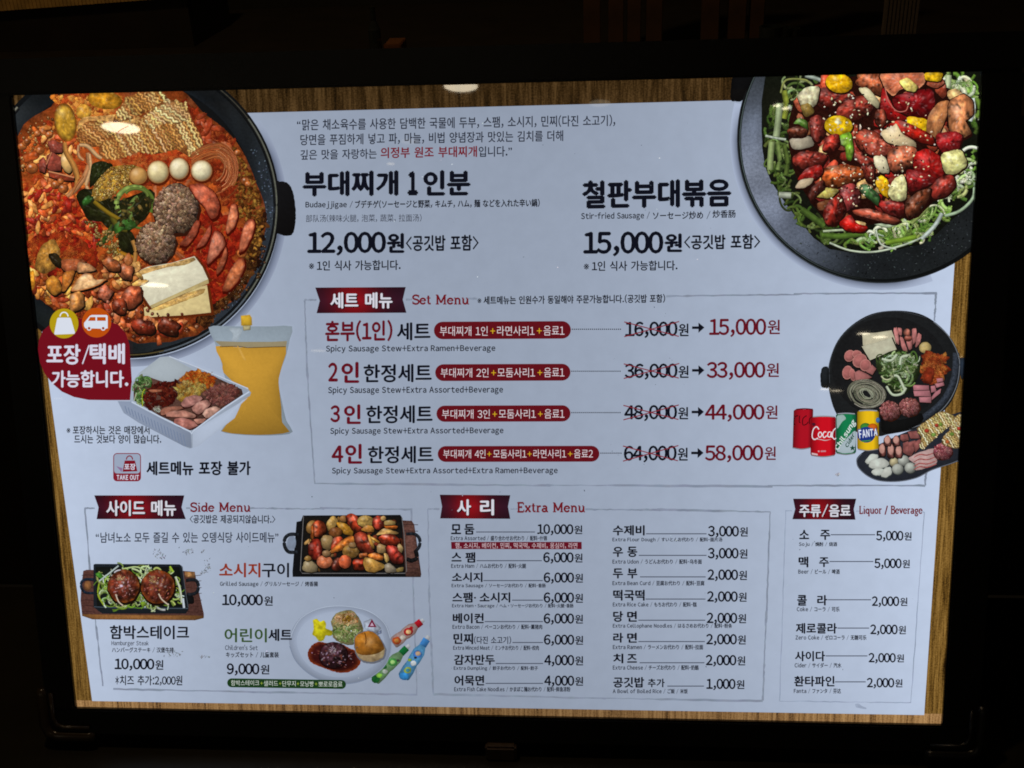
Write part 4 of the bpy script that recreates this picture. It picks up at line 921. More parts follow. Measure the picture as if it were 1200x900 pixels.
# shredded leek nest round the edge
def nest(poly, n, s0, s1, cols, w0, w1, name='shredded_leek', parent=None, along=None):
    S = Sheet(name, parent or PLT, kind='stuff')
    for i in range(int(n*1.5)):
        x, y = rpt(poly); r = random.uniform(s0, s1); a0 = random.uniform(0, 360); sp = random.uniform(70, 210); e = random.uniform(.4, 1)
        rot = random.uniform(0, math.pi)
        pts = []
        for k in range(8):
            a = math.radians(a0+sp*k/7); u, v = r*math.cos(a), r*e*math.sin(a); pts.append((x+u*math.cos(rot)-v*math.sin(rot), y+u*math.sin(rot)+v*math.cos(rot)))
        if not all(inpoly(px_, py_, poly) for px_, py_ in pts[::3]) and random.random() < .85: continue
        ribbon(S, pts, random.uniform(w0*1.15, w1*1.25), jc(random.choice(cols), .2), k=2, edge=.6, grain=.1)
    return S.done()
nest([(175, 290), (230, 140), (300, 130), (330, 260), (290, 420), (330, 560), (440, 620), (560, 660), (540, 740), (440, 735), (330, 650), (240, 560), (195, 430)], 120, 14, 44, [(74, 92, 40), (52, 70, 28), (110, 126, 72), (36, 48, 22)], 6, 12)
nest([(560, 660), (720, 620), (860, 560), (900, 440), (960, 360), (1020, 280), (1020, 470), (960, 580), (860, 660), (800, 710), (640, 745), (470, 730)], 150, 16, 46, GR1, 6, 13)
nest([(880, 50), (1010, 50), (1030, 250), (1000, 330), (940, 260), (860, 150)], 50, 18, 50, GR1+[(206, 214, 170)], 8, 18)
nest([(240, 90), (330, 60), (420, 60), (440, 100), (350, 130), (300, 160), (250, 130)], 26, 18, 50, [(70, 88, 40), (120, 136, 90), (44, 58, 26)], 6, 11)
for pts, w_, c in (([(262, 120), (272, 180), (262, 230)], 22, (128, 138, 50)), ([(246, 170), (240, 240), (232, 300)], 26, (150, 164, 124)), ([(280, 180), (300, 200), (325, 222)], 15, (160, 170, 150)), ([(190, 297), (230, 306), (270, 312)], 10, (168, 178, 160)),
                   ([(215, 320), (210, 380), (208, 430)], 24, (132, 148, 96)), ([(235, 320), (245, 390), (238, 430)], 18, (110, 130, 70)), ([(262, 330), (275, 400), (270, 450)], 18, (80, 98, 44)), ([(242, 528), (290, 530)], 24, (160, 166, 148)),
                   ([(330, 585), (380, 620), (420, 650)], 26, (70, 92, 38)), ([(410, 685), (480, 690), (570, 680)], 22, (78, 106, 40)), ([(415, 670), (500, 665), (560, 670)], 9, (170, 184, 150)), ([(440, 715), (520, 745), (620, 750), (740, 720), (830, 680)], 8, (180, 192, 168)),
                   ([(250, 130), (270, 80), (340, 78), (360, 90)], 8, (132, 138, 76)), ([(345, 62), (400, 78), (430, 104)], 15, (150, 162, 150)), ([(600, 630), (660, 650), (700, 640)], 14, (176, 190, 158)), ([(620, 660), (640, 720), (700, 740)], 7, (188, 198, 178)),
                   ([(660, 715), (740, 700), (780, 690)], 20, (118, 150, 48)), ([(800, 700), (850, 650), (880, 600)], 16, (178, 190, 182)), ([(835, 520), (820, 580), (760, 640)], 14, (140, 156, 88)), ([(890, 610), (950, 590), (1000, 540), (1006, 480)], 12, (160, 182, 150)),
                   ([(1000, 150), (1004, 200), (990, 240)], 14, (196, 206, 200)), ([(905, 60), (900, 110), (870, 160)], 24, (178, 190, 150)), ([(920, 130), (960, 150), (1000, 130), (1005, 100)], 14, (190, 200, 170)), ([(870, 165), (930, 150), (970, 145)], 18, (150, 170, 90))):
    strand('leek_strip', PLT, pts, w_, c, edge=.5, grain=.15, hl=.1)
# darkness beneath the sausages
blob('plate_shade', PLT, [(300, 160), (420, 80), (700, 60), (860, 90), (980, 170), (960, 320), (900, 470), (800, 600), (560, 650), (430, 630), (320, 480), (280, 330)], (34, 12, 8), k=3, grain=.5, edge=.15)
random.seed(21)
FILL = [(310, 170), (430, 80), (700, 60), (860, 90), (980, 170), (950, 320), (900, 470), (800, 590), (560, 650), (430, 620), (330, 480), (290, 330)]
for _ in range(110):
    x, y = rpt(FILL); r = random.uniform(16, 34)
    blob('stir_fry_scrap', PLT, ell(x, y, r*1.3, r*.8, random.uniform(0, 180), 9, .2), jc(random.choice([(150, 54, 36), (120, 34, 26), (170, 84, 54), (96, 26, 20), (180, 140, 90), (150, 24, 20), (110, 60, 36)]), .15), sh=.4, edge=.25, hl=.12, shadow=3, scol=(30, 10, 8))
SR = (150, 52, 34)
items = [
 # name, pts, colour, kwargs
 ('sausage', [(380, 145), (410, 112), (480, 112), (535, 150), (470, 185), (440, 200), (400, 180)], (120, 34, 26), {}),
 ('sausage', [(470, 200), (500, 160), (570, 142), (608, 160), (600, 200), (540, 235), (480, 230)], (140, 46, 34), {}),
 ('sausage', [(540, 90), (580, 55), (640, 60), (656, 100), (640, 140), (590, 120)], (170, 84, 50), {}),
 ('sausage_slice', [(640, 58), (700, 50), (800, 52), (806, 90), (770, 120), (720, 110), (690, 140), (660, 110)], (176, 92, 62), {'rim': (206, 130, 92)}),
 ('sausage', [(362, 235), (395, 218), (425, 240), (420, 290), (395, 320), (370, 300)], (128, 44, 36), {}),
 ('red_pepper', [(650, 110), (668, 150), (700, 205), (745, 195), (745, 225), (700, 240), (660, 225), (640, 190)], (150, 18, 18), {'hl': .15}),
 ('red_pepper', [(690, 150), (760, 125), (835, 118), (845, 170), (830, 235), (760, 220), (700, 190)], (112, 10, 14), {'hl': .15}),
 ('yellow_pepper', [(745, 222), (822, 235), (815, 292), (745, 262)], (212, 164, 14), {'hl': .2}),
 ('yellow_pepper', [(812, 52), (880, 52), (870, 85), (815, 80)], (206, 160, 16), {}),
 ('cabbage_piece', [(712, 85), (745, 72), (782, 105), (770, 125), (735, 118)], (200, 178, 92), {}),
 ('sausage_slice', [(865, 170), (905, 165), (895, 220), (860, 300), (820, 300), (825, 220)], (160, 100, 60), {}),
 ('sausage', [(905, 170), (960, 140), (995, 165), (998, 215), (960, 245), (995, 280), (960, 300), (912, 290)], (196, 120, 74), {'hl': .25}),
 ('red_pepper', [(860, 290), (930, 282), (955, 300), (935, 360), (890, 370), (860, 330)], (140, 24, 26), {}),
 ('red_pepper', [(670, 260), (710, 238), (760, 255), (830, 290), (845, 330), (790, 320), (720, 280)], (168, 26, 16), {'hl': .3}),
 ('sausage', [(542, 300), (570, 275), (620, 285), (660, 320), (686, 355), (650, 378), (590, 370), (555, 340)], (164, 62, 42), {}),
 ('sausage_slice', [(572, 330), (620, 325), (680, 352), (650, 376), (590, 368)], (150, 62, 46), {}),
 ('onion_piece', [(640, 285), (690, 262), (700, 252), (720, 290), (770, 320), (770, 345), (700, 330), (665, 320)], (206, 184, 142), {'hl': .3}),
 ('sausage', [(670, 360), (720, 338), (770, 345), (788, 400), (740, 420), (700, 440), (672, 420)], (178, 90, 60), {'hl': .2}),
 ('red_pepper', [(775, 370), (820, 350), (880, 390), (885, 440), (850, 470), (800, 460), (770, 420)], (154, 20, 18), {'hl': .25}),
 ('red_pepper', [(740, 430), (800, 440), (860, 470), (800, 500), (750, 515)], (124, 22, 22), {}),
 ('cabbage_piece', [(875, 370), (950, 352), (975, 410), (930, 445), (890, 440)], (196, 190, 120), {'hl': .2}),
 ('sausage', [(835, 500), (870, 460), (915, 452), (930, 490), (895, 530), (845, 540)], (150, 46, 36), {'hl': .2}),
 ('sausage', [(300, 380), (330, 360), (400, 362), (425, 380), (400, 415), (330, 425), (302, 405)], (140, 44, 34), {}),
 ('sausage', [(415, 450), (430, 420), (500, 412), (560, 425), (570, 455), (520, 480), (450, 500), (420, 480)], (178, 78, 32), {'hl': .25}),
 ('red_pepper', [(318, 465), (350, 425), (400, 410), (412, 440), (380, 470), (330, 470)], (150, 26, 22), {'hl': .25}),
 ('onion_piece', [(306, 500), (325, 470), (375, 462), (365, 485), (340, 500)], (180, 160, 130), {}),
 ('onion_piece', [(285, 310), (360, 298), (378, 335), (320, 350), (295, 345)], (150, 140, 120), {}),
 ('sausage', [(528, 350), (570, 370), (612, 410), (605, 475), (580, 470), (560, 410), (530, 380)], (134, 44, 32), {}),
 ('onion_piece', [(612, 378), (655, 380), (672, 440), (640, 440), (618, 415)], (206, 196, 160), {'hl': .2}),
 ('green_pepper', [(560, 490), (590, 488), (632, 530), (625, 570), (590, 540), (560, 515)], (52, 88, 44), {'hl': .3}),
 ('yellow_pepper', [(618, 480), (640, 452), (668, 475), (670, 540), (640, 520)], (214, 158, 18), {'hl': .2}),
 ('cabbage_piece', [(690, 470), (725, 450), (738, 490), (735, 545), (690, 550), (668, 520)], (208, 200, 140), {'hl': .25}),
 ('sausage', [(482, 500), (530, 485), (555, 520), (555, 560), (500, 590), (480, 550)], (140, 50, 48), {}),
 ('sausage', [(415, 600), (440, 550), (480, 530), (500, 590), (470, 640), (430, 640)], (126, 30, 22), {}),
 ('sausage', [(632, 560), (680, 550), (728, 560), (722, 612), (660, 600)], (138, 34, 30), {'hl': .2}),
 ('sausage', [(740, 600), (735, 560), (780, 520), (830, 505), (825, 540), (790, 600), (750, 615)], (104, 50, 30), {}),
 ('sausage', [(535, 590), (590, 582), (650, 600), (710, 625), (680, 640), (600, 620), (545, 605)], (170, 74, 52), {'hl': .2}),
 ('red_pepper', [(478, 640), (520, 605), (545, 640), (585, 650), (570, 672), (510, 668)], (170, 20, 14), {'hl': .25}),
 ('cabbage_piece', [(372, 520), (420, 500), (475, 508), (440, 540), (390, 535)], (166, 150, 76), {}),
 ('cabbage_piece', [(315, 140), (350, 110), (398, 108), (388, 170), (350, 200), (330, 180)], (176, 166, 132), {}),
 ('cabbage_piece', [(325, 180), (360, 170), (380, 205), (345, 225)], (120, 96, 44), {}),
 ('onion_piece', [(552, 115), (590, 112), (632, 165), (625, 190), (590, 160)], (190, 180, 140), {}),
 ('cherry_tomato', ell(476, 92, 48, 34, 12, 16), (212, 156, 12), {'hl': .5, 'hw': .16}),
 ('cherry_tomato', ell(474, 258, 50, 36, 4, 16), (210, 166, 12), {'hl': .8, 'hw': .16, 'hp': (-.05, -.4)}),
 ('green_pepper', [(478, 300), (520, 285), (532, 350), (522, 392), (505, 385), (500, 340), (480, 330)], (110, 150, 40), {'hl': .3}),
 ('green_pepper', [(300, 250), (320, 228), (350, 240), (352, 280), (335, 262), (318, 250)], (80, 120, 40), {'hl': .3}),
 ('sausage', [(430, 300), (470, 290), (478, 330), (450, 362), (410, 350)], (150, 40, 30), {'hl': .2}),
 ('sausage', [(274, 275), (320, 258), (350, 275), (340, 300), (290, 300)], (96, 44, 28), {}),
 ('sausage', [(620, 200), (650, 195), (662, 240), (640, 265), (615, 240)], (128, 54, 36), {}),
 ('sausage', [(355, 520), (380, 490), (410, 470), (420, 500), (385, 530), (370, 555)], (84, 34, 26), {}),
]
for nm_, pts, c, kw in items:
    d = dict(sh=.4, edge=.25, grain=.2, shadow=4, scol=(34, 10, 8), hl=.16, var=.03); d.update(kw)
    mx_, my_ = sum(p[0] for p in pts)/len(pts), sum(p[1] for p in pts)/len(pts); pts = [(mx_+(p[0]-mx_)*1.1, my_+(p[1]-my_)*1.1) for p in pts]
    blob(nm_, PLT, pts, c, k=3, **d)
strand('pepper_edge', PLT, [(655, 110), (668, 160), (700, 200), (735, 200), (745, 180)], 4, (196, 110, 96))
blob('tomato_glint', PLT, ell(472, 244, 14, 7, 10, 8), (240, 236, 190), raw=True, sh=0, edge=.1)
scatter('sesame_seed', PLT, [(390, 160), (500, 130), (640, 150), (820, 180), (860, 330), (830, 470), (700, 470), (560, 590), (430, 580), (440, 430), (560, 330), (430, 280)], 170, 2.6, 4.2, [(210, 190, 150), (226, 214, 184)], el=.8, grain=0, edge=.2)
scatter('black_sesame_seed', PLT, [(390, 160), (500, 90), (840, 80), (860, 330), (830, 470), (560, 590), (430, 580), (440, 430), (560, 330)], 90, 2, 3.6, [(22, 12, 10)], el=.8, grain=0)
# ---------------- take-out badge
Z[0] = Z_STEW; MOTT[0] = 0
crop(0, 300, 3.214)
BADGE = flat('takeaway_badge', ROOT, [(150, 350), (153, 315), (168, 280), (200, 252), (250, 238), (330, 232), (400, 240), (450, 255), (480, 290), (493, 330), (500, 430), (507, 540), (420, 540), (340, 539), (285, 528), (240, 508), (205, 478), (175, 440), (158, 400)], (112, 14, 28), z=nz(), label='dark red takeaway badge with white lettering')
flat('bag_disc', BADGE, ell(248, 252, 54, 56, 0, 40), (178, 152, 18), z=nz()); flat('van_disc', BADGE, ell(370, 249, 55, 56, 0, 40), (186, 78, 14), z=nz())
for p_ in [(226, 236), (274, 236), (288, 290), (212, 292)],: flat('bag_icon', BADGE, [(222, 234), (226, 230), (270, 230), (274, 234), (289, 286), (287, 291), (214, 294), (211, 290)], WHT, z=nz())
curl(BADGE, 248, 226, 15, 16, 180, 360, 4.5, WHT, nm='bag_handle', edge=0, grain=0)
VAN = [(328, 244), (344, 224), (352, 220), (408, 220), (412, 224), (412, 270), (404, 272), (328, 270), (323, 262), (323, 250)]
flat('van_icon', BADGE, VAN, WHT, z=nz())
for pts in ([(346, 228), (366, 228), (366, 242), (338, 242)], [(372, 228), (404, 228), (405, 242), (372, 242)]): flat('van_window', BADGE, pts, (186, 78, 14), z=nz())
for x in (342, 395):
    flat('van_wheel', BADGE, ell(x, 270, 9, 9, 0, 16), WHT, z=nz()); flat('van_wheel', BADGE, ell(x, 270, 5, 5, 0, 12), (150, 60, 16), z=nz())
crop(0, 0, 1); zz = nz()
for t, x0, x1, a, b in (('포장', 56.5, 96.5, 402.5, 426.5), ('/', 98, 107, 403, 426.5), ('택배', 107, 148.3, 401.5, 426), ('가능합니다.', 62.5, 152.3, 433, 453.3)):
    S = Sheet('lettering', BADGE, M_INK, z=zz); seg(S, t, x0, x1, a, b, 0, (208, 206, 222), .022); S.done()
# TAKE OUT mark
def rrect(x0, y0, x1, y1, r, n=5):
    o = []
    for cx, cy, a in ((x1-r, y0+r, -90), (x1-r, y1-r, 0), (x0+r, y1-r, 90), (x0+r, y0+r, 180)):
        o += [(cx+r*math.cos(math.radians(a+90*i/n)), cy+r*math.sin(math.radians(a+90*i/n))) for i in range(n+1)]
    return o
TK = flat('takeout_mark', ROOT, rrect(134.6, 529.8, 167, 562.8, 4.5), (128, 30, 46), z=nz(), label='small red and white TAKE OUT mark')
flat('mark_field', TK, rrect(135.6, 530.8, 166, 553.6, 3.5), (152, 164, 186), z=nz())
flat('bag_icon', TK, [(148, 538.5), (160, 538.5), (162.8, 551), (145.5, 551.6)], (122, 16, 32), z=nz())
flat('bag_shadow_icon', TK, [(138, 545), (145.5, 547.5), (144.5, 552)], (140, 110, 150), z=nz())
curl(TK, 153.6, 537.5, 3.6, 4.4, 180, 360, 1.3, (122, 16, 32), nm='bag_handle', edge=0, grain=0)
zz = nz()
for t, x0, x1, a, b, bo in (('포장', 147.3, 160.6, 542, 549.5, .02), ('TAKE OUT', 138.6, 164.6, 555.3, 561.2, .03)):
    S = Sheet('lettering', TK, M_INK, z=zz); seg(S, t, x0, x1, a, b, 0, (206, 206, 222), bo); S.done()
# ---------------- takeaway tray and stock pouch
MOTT[0] = .04; MOTT[1] = 0; TONE[0] = 1.03; TONE[1] = 0
crop(125, 360, 1183/230)
POUCH = picture('stock_pouch_picture', 'printed picture of a clear spout pouch of amber stock', smooth([(622, 118), (700, 110), (800, 112), (1000, 112), (1124, 112), (1110, 190), (1085, 300), (1045, 400), (1042, 460), (1062, 560), (1090, 680), (1128, 745), (1060, 765), (900, 768), (780, 760), (695, 742), (760, 700), (820, 640), (730, 450), (700, 330), (660, 210)], 2), (146, 160, 172), sh=.1, edge=.12, grain=.06)
blob('stock_liquid', POUCH, [(664, 232), (760, 234), (860, 240), (960, 236), (1088, 232), (1070, 330), (1045, 420), (1046, 480), (1060, 600), (1066, 700), (1110, 745), (1000, 762), (850, 762), (700, 742), (800, 690), (850, 600), (800, 480), (712, 390), (706, 340), (690, 300)], (188, 142, 52), k=2, sh=.22, edge=.12, grain=.06)
blob('pouch_haze', POUCH, [(660, 200), (800, 205), (1000, 205), (1094, 200), (1088, 232), (900, 238), (700, 232)], (150, 138, 108), k=1, edge=.05, sh=0, grain=.06)
strand('liquid_line', POUCH, [(690, 235), (800, 232), (860, 240), (1000, 236), (1085, 234)], 4, (96, 66, 28), grain=.1)
blob('pouch_glare', POUCH, [(790, 225), (810, 240), (850, 320), (830, 310)], (206, 160, 74), k=2, edge=.05, sh=0)
blob('pouch_glare', POUCH, [(740, 120), (830, 125), (800, 200), (760, 205), (770, 160)], (166, 178, 188), k=2, edge=.1, sh=0)
blob('spout_cap', POUCH, [(816, 48), (870, 42), (882, 60), (884, 106), (818, 108)], (190, 150, 44), k=1, sh=.2, edge=.15); blob('spout_neck', POUCH, [(826, 108), (876, 106), (874, 134), (832, 138)], (170, 160, 120), k=1)
TRAY = picture('takeaway_tray_picture', 'printed picture of a white takeaway tray of ham slices and mince', [(205, 392), (330, 296), (380, 292), (420, 300), (860, 488), (878, 510), (870, 530), (830, 552), (800, 620), (780, 660), (560, 832), (510, 846), (470, 830), (200, 690), (110, 630), (75, 560), (150, 560), (160, 450)], (160, 172, 190), sh=.1, edge=.06, grain=.03)
blob('tray_side', TRAY, [(78, 562), (165, 564), (330, 655), (515, 745), (520, 843), (470, 830), (210, 694), (115, 634)], (136, 148, 170), k=1, sh=.1, edge=.05, grain=.02)
blob('tray_side', TRAY, [(527, 742), (860, 540), (825, 556), (800, 620), (780, 662), (560, 832), (526, 842)], (176, 188, 208), k=1, sh=.1, edge=.05, grain=.02)
for i in range(19):
    x = 120+i*19.5; y = 590+i*9.6; strand('tray_flute', TRAY, [(x, y), (x+14, y+44+i*1.4)], 5, (108, 122, 148), edge=0, grain=0)
MOTT[0] = .2; MOTT[1] = .3; TONE[0] = 1.0
blob('tray_hollow', TRAY, [(172, 480), (215, 410), (330, 420), (400, 440), (520, 376), (600, 386), (822, 490), (830, 520), (720, 600), (525, 736), (440, 700), (330, 650), (172, 556)], (84, 58, 50), k=1, grain=.4, edge=.1)
blob('paper_sheet', TRAY, [(205, 392), (330, 298), (385, 293), (525, 368), (440, 432), (372, 452), (290, 425)], (166, 176, 184), k=1, sh=.05, edge=.05, grain=.03)
nest([(165, 470), (210, 400), (300, 430), (250, 520), (230, 590), (170, 560)], 70, 8, 30, [(60, 96, 44), (96, 132, 70), (40, 66, 30), (140, 160, 110)], 5, 10, 'salad_shred', TRAY)
strand('sprout', TRAY, [(240, 490), (225, 520), (225, 600)], 7, (160, 176, 40)); strand('sprout', TRAY, [(190, 510), (175, 560)], 7, (170, 180, 150))
scatter('chilli_paste', TRAY, [(250, 490), (330, 450), (440, 445), (430, 540), (380, 590), (260, 610), (235, 560)], 190, 6, 14, [(84, 24, 18), (66, 14, 12), (110, 40, 26)], grain=.35)
blob('ham_strip', TRAY, [(255, 492), (340, 490), (342, 504), (280, 510)], (160, 96, 70), k=2)
scatter('kimchi_shred', TRAY, [(450, 430), (520, 380), (600, 388), (660, 430), (655, 470), (590, 480), (520, 450), (470, 450)], 150, 6, 15, [(190, 96, 30), (170, 66, 18), (200, 130, 50)], el=1.6, grain=.3)
scatter('garlic_mash', TRAY, [(430, 460), (480, 448), (560, 450), (610, 480), (590, 520), (520, 530), (450, 560)], 110, 8, 17, [(180, 160, 90), (190, 142, 56), (160, 110, 40)], grain=.3)
scatter('minced_meat', TRAY, [(590, 520), (660, 470), (760, 462), (808, 500), (790, 530), (710, 585), (640, 575)], 230, 6, 13, [(128, 74, 66), (104, 52, 46), (150, 98, 88)], el=1.4, grain=.2)
nest([(270, 600), (330, 590), (340, 640), (300, 630)], 18, 10, 26, [(170, 170, 160), (120, 116, 104)], 3, 5, 'glass_noodle', TRAY)
for pts, c in (([(330, 620), (360, 598), (430, 590), (490, 598), (440, 615), (340, 650)], (150, 96, 78)), ([(366, 636), (400, 620), (480, 615), (550, 645), (540, 662), (440, 658), (370, 655)], (176, 120, 104)), ([(455, 580), (480, 540), (540, 522), (592, 540), (560, 575), (500, 598), (470, 596)], (160, 108, 100)), ([(520, 600), (560, 565), (610, 552), (640, 575), (600, 620), (560, 642), (530, 625)], (170, 118, 106)),
               ([(585, 640), (605, 610), (660, 590), (700, 608), (650, 648), (610, 668)], (186, 140, 124)), ([(412, 690), (420, 665), (480, 660), (550, 690), (600, 668), (560, 710), (500, 732), (450, 715)], (166, 104, 94)), ([(530, 668), (612, 664), (590, 690), (555, 700)], (176, 120, 104))):
    blob('ham_slice', TRAY, pts, c, k=3, sh=.25, edge=.2, grain=.15, shadow=5, scol=(50, 20, 18), hl=.1)
strand('tray_rim', TRAY, [(385, 292), (600, 376), (860, 486)], 7, (182, 192, 208), edge=.1); strand('tray_rim', TRAY, [(868, 505), (720, 600), (530, 742), (512, 744), (330, 655), (160, 566)], 10, (184, 196, 214), edge=.15, k=2)
# ---------------- small pot picture, right
Z[0] = Z0; MOTT[0] = .16; MOTT[1] = .2; TONE[0] = 1.02; TONE[1] = .16
crop(955, 360, 1012/180)
POT = picture('raw_ingredient_pot_picture', 'printed picture of a black pot of raw stew ingredients', smooth([(525, 22), (680, 40), (800, 105), (900, 210), (955, 330), (958, 420), (945, 510), (900, 620), (830, 700), (740, 770), (620, 812), (480, 838), (420, 850), (300, 830), (200, 780), (130, 680), (95, 560), (85, 450), (100, 340), (150, 220), (240, 120), (370, 45)], 4), (28, 30, 32), sh=.15, edge=.15, grain=.2, rings=5)
blob('pot_handle', POT, [(88, 392), (60, 390), (42, 405), (36, 450), (36, 510), (48, 530), (92, 535)], (28, 32, 36), k=2, sh=.4); blob('pot_handle', POT, [(955, 335), (990, 330), (985, 460), (965, 475), (955, 440)], (34, 44, 58), k=1)
S = Sheet('pot_wall', POT); ribbon(S, [(930, 300), (925, 420), (900, 520), (850, 610), (780, 680), (700, 740)], 44, (50, 56, 66), grain=.6, edge=.5); S.done()
S = Sheet('pot_rim', POT); ribbon(S, [(780, 95), (880, 190), (945, 320), (950, 430), (925, 540), (860, 650), (740, 755), (620, 800)], 6, (110, 116, 124), grain=.1); ribbon(S, [(740, 70), (560, 28), (400, 44), (250, 122), (150, 230), (100, 360), (96, 500)], 4, (62, 66, 72), grain=.1); S.done()
blob('pot_inner', POT, ell(490, 400, 380, 335, 0, 30), (24, 25, 27), raw=True, sh=.05, edge=.1, grain=.25)
blob('pot_shade', POT, [(430, 700), (560, 750), (700, 690), (720, 740), (640, 800), (440, 840)], (16, 17, 18), k=2, grain=.1)
blob('tofu_sheet', POT, [(312, 172), (400, 168), (505, 152), (528, 210), (536, 262), (400, 262), (316, 252)], (188, 180, 148), k=1, sh=.06, edge=.06, grain=.04); blob('tofu_sheet', POT, [(308, 258), (400, 232), (505, 200), (538, 278), (450, 312), (362, 350)], (184, 180, 152), k=1, sh=.06, edge=.06, grain=.04, shadow=3)
for cx, cy, rx, ry, ro in ((228, 320, 34, 40, 30), (278, 312, 34, 28, 20), (295, 352, 50, 44, -40), (332, 382, 36, 40, 20), (214, 430, 34, 46, 10), (248, 445, 20, 42, -10)):
    blob('ham_round', POT, ell(cx, cy, rx, ry, ro, 14), (168, 92, 88), k=2, raw=True, sh=.25, edge=.2, grain=.12, rim=(190, 128, 120), shadow=5)
for pts in ([(258, 430), (290, 415), (345, 440), (375, 462), (310, 490), (268, 488)], [(335, 425), (375, 378), (404, 405), (378, 446)]): blob('ham_round', POT, pts, (166, 96, 92), k=1, sh=.2, edge=.2, grain=.12, shadow=5)
for pts in ([(516, 135), (545, 135), (558, 250), (530, 235)], [(545, 133), (574, 140), (570, 190), (550, 180)], [(555, 190), (580, 200), (612, 290), (605, 306), (575, 280)], [(640, 140), (670, 138), (668, 220), (645, 250), (636, 200)], [(680, 165), (704, 185), (690, 240), (660, 270), (665, 220)], [(600, 200), (640, 200), (640, 270), (620, 285), (604, 240)]):
    blob('sausage_slice', POT, pts, (180, 104, 100), k=3, sh=.3, edge=.2, grain=.1, shadow=3)
blob('small_sausage', POT, ell(606, 166, 24, 26, 0, 12), (180, 96, 76), raw=True, hl=.2); blob('small_sausage', POT, ell(614, 205, 26, 22, 0, 12), (176, 84, 66), raw=True, hl=.2)
blob('garlic_ball', POT, ell(725, 266, 40, 38, 0, 16, .04), (196, 168, 98), raw=True, hl=.2, grain=.2)
scatter('kimchi_shred', POT, [(695, 350), (740, 305), (800, 295), (858, 330), (860, 420), (800, 470), (760, 515), (715, 470), (696, 400)], 150, 9, 24, [(176, 70, 24), (150, 44, 16), (196, 110, 40), (110, 28, 14)], el=1.2, grain=.3, sides=8)
blob('kimchi_leaf', POT, [(705, 440), (750, 390), (790, 410), (780, 480), (760, 512), (720, 480)], (140, 40, 16), k=3, grain=.3)
for pts in ([(645, 512), (750, 515), (752, 545), (650, 548)], [(648, 552), (755, 548), (765, 588), (655, 585)], [(685, 592), (765, 590), (765, 630), (690, 625)], [(762, 520), (790, 515), (800, 555), (765, 562)], [(790, 505), (845, 488), (852, 515), (800, 530)], [(790, 560), (830, 535), (825, 565), (768, 612), (768, 592)], [(800, 470), (842, 466), (845, 488), (805, 497)]):
    blob('bacon_cube', POT, pts, (176, 104, 112), k=1, sh=.3, edge=.15, grain=.1, shadow=4)
blob('leek_heap', POT, [(400, 360), (470, 300), (560, 280), (650, 310), (690, 340), (690, 440), (640, 520), (600, 570), (520, 570), (460, 500), (420, 430)], (40, 52, 24), k=3, grain=.4)
nest([(410, 350), (480, 300), (560, 285), (660, 320), (680, 400), (640, 500), (590, 565), (520, 560), (450, 490), (430, 420)], 120, 16, 60, [(96, 124, 60), (64, 92, 36), (140, 162, 110), (170, 184, 150), (50, 72, 28)], 7, 14, 'shredded_leek', POT)
for pts in ([(520, 450), (550, 460), (590, 545)], [(440, 340), (500, 350), (540, 310)], [(470, 520), (510, 575), (570, 570), (600, 530)], [(560, 380), (570, 330), (610, 320)]): strand('leek_strip', POT, pts, 16, (182, 194, 168), edge=.3)
S = Sheet('glass_noodle', POT, kind='stuff')
for i in range(46):
    r = random.uniform(.22, 1.0); ro = random.uniform(0, 6.3); pts = []; n_ = 12; sp = random.uniform(2.5, 6)
    for k in range(n_):
        a = ro+sp*k/(n_-1); pts.append((340+r*128*math.cos(a)+random.uniform(-3, 3), 572+r*98*math.sin(a)+random.uniform(-3, 3)+12*math.cos(a)))
    ribbon(S, pts, random.uniform(4, 6), jc(random.choice([(128, 128, 108), (156, 156, 132), (96, 96, 78)]), .12), k=3, edge=.5)
S.done()
mince(POT, 492, 680, 66, 62, [(150, 82, 80), (170, 104, 100), (120, 58, 56)], 170, 5, 11, (116, 58, 54)); mince(POT, 622, 656, 66, 58, [(150, 82, 80), (170, 104, 100), (120, 58, 56)], 170, 5, 11, (116, 58, 54))
# ---------------- toppings platter below
crop(920, 460, 1200/215)
PLAT = picture('topping_platter_picture', 'printed picture of an oval platter of extra toppings', smooth([(465, 450), (478, 415), (530, 375), (620, 335), (760, 270), (900, 215), (1010, 170), (1170, 120), (1200, 140), (1200, 400), (1100, 460), (950, 510), (850, 560), (740, 582), (620, 578), (540, 545), (485, 500)], 4), (36, 40, 50), sh=.2, edge=.1, grain=.12)
S = Sheet('platter_rim', PLAT); ribbon(S, [(500, 400), (470, 440), (480, 490), (540, 545), (620, 576), (740, 580), (860, 556), (960, 505), (1100, 458), (1180, 420)], 6, (100, 106, 118)); S.done()
for pts, c in (([(520, 450), (560, 400), (610, 405), (600, 450), (540, 470)], 0), ([(545, 480), (560, 440), (640, 425), (685, 460), (660, 490), (570, 498)], 0), ([(560, 515), (600, 490), (650, 500), (630, 540), (580, 540)], 0), ([(620, 545), (650, 490), (690, 485), (700, 530), (660, 556)], 0)):
    blob('rice_cake_slice', PLAT, pts, (186, 190, 180), k=3, sh=.12, edge=.12, grain=.04, shadow=4, scol=(60, 66, 66))
blob('quail_egg', PLAT, ell(712, 455, 30, 30, 0, 14), (172, 160, 120), raw=True, sh=.4)
for cx, cy in ((775, 445), (736, 500), (818, 492)): blob('quail_egg', PLAT, ell(cx, cy, 38, 36, 0, 16), (158, 162, 152), raw=True, sh=.4, hl=.15, shadow=4, scol=(40, 44, 46))
